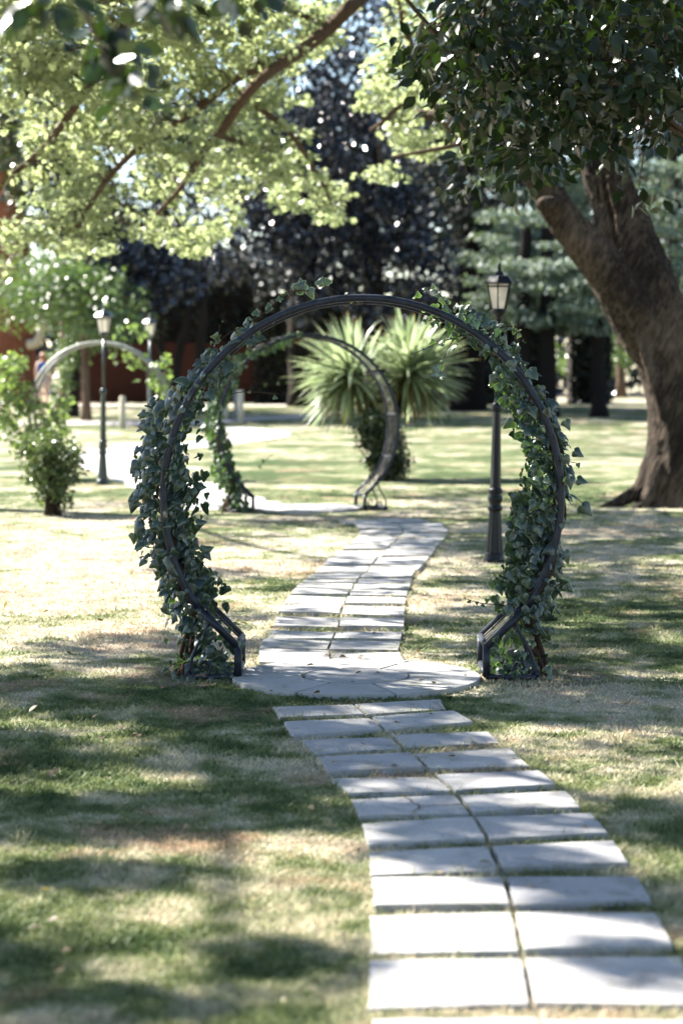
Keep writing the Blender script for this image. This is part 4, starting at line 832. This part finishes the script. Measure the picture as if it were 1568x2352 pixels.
for rows in (FR, BK):
    for r0, r1 in zip(rows, rows[1:]):
        e = (r0[3], r0[2], r1[1], r1[0]) if rows is FR else (r1[3], r1[2], r0[1], r0[0])
        a_, b_, c_, d_ = [G(*q) for q in e]
        for _ in range(1500 if rows is FR else 700):
            s_, t2_ = rl.random(), rl.uniform(-.1, 1.1); q = a_.lerp(b_, s_).lerp(d_.lerp(c_, s_), t2_); jx.append(q.x); jy.append(q.y)
jx, jy = np.array(jx), np.array(jy); kj = ~blocked(jx, jy); jx, jy = jx[kj], jy[kj]
hgt = (.009 + .007 * (pn + 1) * np.where(gy < 9.5, 1.0, .8)) * rng.uniform(.5, 1.35, N); wdt = (.0030 + .00025 * gy) * rng.uniform(.7, 1.3, N)
gx = np.concatenate([gx, jx]); gy = np.concatenate([gy, jy]); hgt = np.concatenate([hgt, rng.uniform(.012, .036, len(jx))]); wdt = np.concatenate([wdt, rng.uniform(.003, .006, len(jx))]); N = len(gx)
ex_, ey_, el_ = [], [], []
for pl in SLABPOLY:
    c_ = np.mean(pl, 0)
    for (x0, y0), (x1, y1) in zip(pl, pl[1:] + pl[:1]):
        k_n = int(130 * math.hypot(x1 - x0, y1 - y0)); tt = rng.random(k_n) ** 1.0; px_, py_ = x0 + (x1 - x0) * tt, y0 + (y1 - y0) * tt
        o_ = unit(np.array([[(y1 - y0), -(x1 - x0)]])); o_ = o_ * np.sign((np.array([(x0 + x1) / 2, (y0 + y1) / 2]) - c_) @ o_[0])
        d_ = rng.uniform(.002, .016, k_n); ex_.append(px_ + o_[0, 0] * d_); ey_.append(py_ + o_[0, 1] * d_); el_.append(np.tile(-o_, (k_n, 1)))
ex_, ey_, el_ = np.concatenate(ex_), np.concatenate(ey_), np.concatenate(el_); ke = (~blocked(ex_, ey_)) & ((np.sin(ex_ * 21 + ey_ * 13) + np.sin(ex_ * 7.3 - ey_ * 9)) > -.5); ex_, ey_, el_ = ex_[ke], ey_[ke], el_[ke]
nt_ = 900; tx_, ty_ = rng.uniform(-3.5, 4, nt_), 3.6 + 14 * rng.random(nt_) ** 1.2; kt = ~blocked(tx_, ty_); tx_, ty_ = tx_[kt], ty_[kt]; kk = 16
ux, uy = (np.repeat(tx_, kk) + rng.normal(0, .014, len(tx_) * kk)), (np.repeat(ty_, kk) + rng.normal(0, .014, len(tx_) * kk))
n0, n1, n2 = N, len(ex_), len(ux)
gx = np.concatenate([gx, ex_, ux]); gy = np.concatenate([gy, ey_, uy]); hgt = np.concatenate([hgt, rng.uniform(.02, .045, n1), np.repeat(rng.uniform(.02, .055, len(tx_)), kk) * rng.uniform(.6, 1.1, n2)]); wdt = np.concatenate([wdt, rng.uniform(.003, .006, n1 + n2)]); N = len(gx)
az = rng.uniform(0, 6.283, N); ln = rng.normal(0, .9, (N, 2)) * hgt[:, None]; ln[n0:n0 + n1] += el_ * hgt[n0:n0 + n1, None] * .7
V = np.zeros((N, 3, 3)); ca, sa = np.cos(az) * wdt, np.sin(az) * wdt
V[:, 0] = np.stack([gx - ca, gy - sa, np.zeros(N) - .002], -1); V[:, 1] = np.stack([gx + ca, gy + sa, np.zeros(N) - .002], -1); V[:, 2] = np.stack([gx + ln[:, 0], gy + ln[:, 1], hgt], -1)
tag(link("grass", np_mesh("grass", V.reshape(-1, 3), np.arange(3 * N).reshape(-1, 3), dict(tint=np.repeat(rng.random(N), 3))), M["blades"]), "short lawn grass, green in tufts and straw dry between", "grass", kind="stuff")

n_ = 420; lx = rng.uniform(-3, 3.5, n_); ly = 3.4 + 12 * rng.random(n_) ** 1.3
tip = unit(np.stack([rng.normal(size=n_), rng.normal(size=n_), rng.normal(size=n_) * .25], -1)); nor = unit(np.stack([rng.normal(size=n_) * .35, rng.normal(size=n_) * .35, np.ones(n_)], -1))
me = leaves_mesh("leaf_litter", "simple", np.stack([lx, ly, np.full(n_, .034)], -1), tip, nor, rng.uniform(.02, .05, n_), rng.random(n_))
tag(link("leaf_litter", me, leafmat("dry_leaf", (0.10, 0.055, 0.03), (0.26, 0.2, 0.09), 0.2, 0.6)), "scattered dry fallen leaves", "leaf litter", kind="stuff")
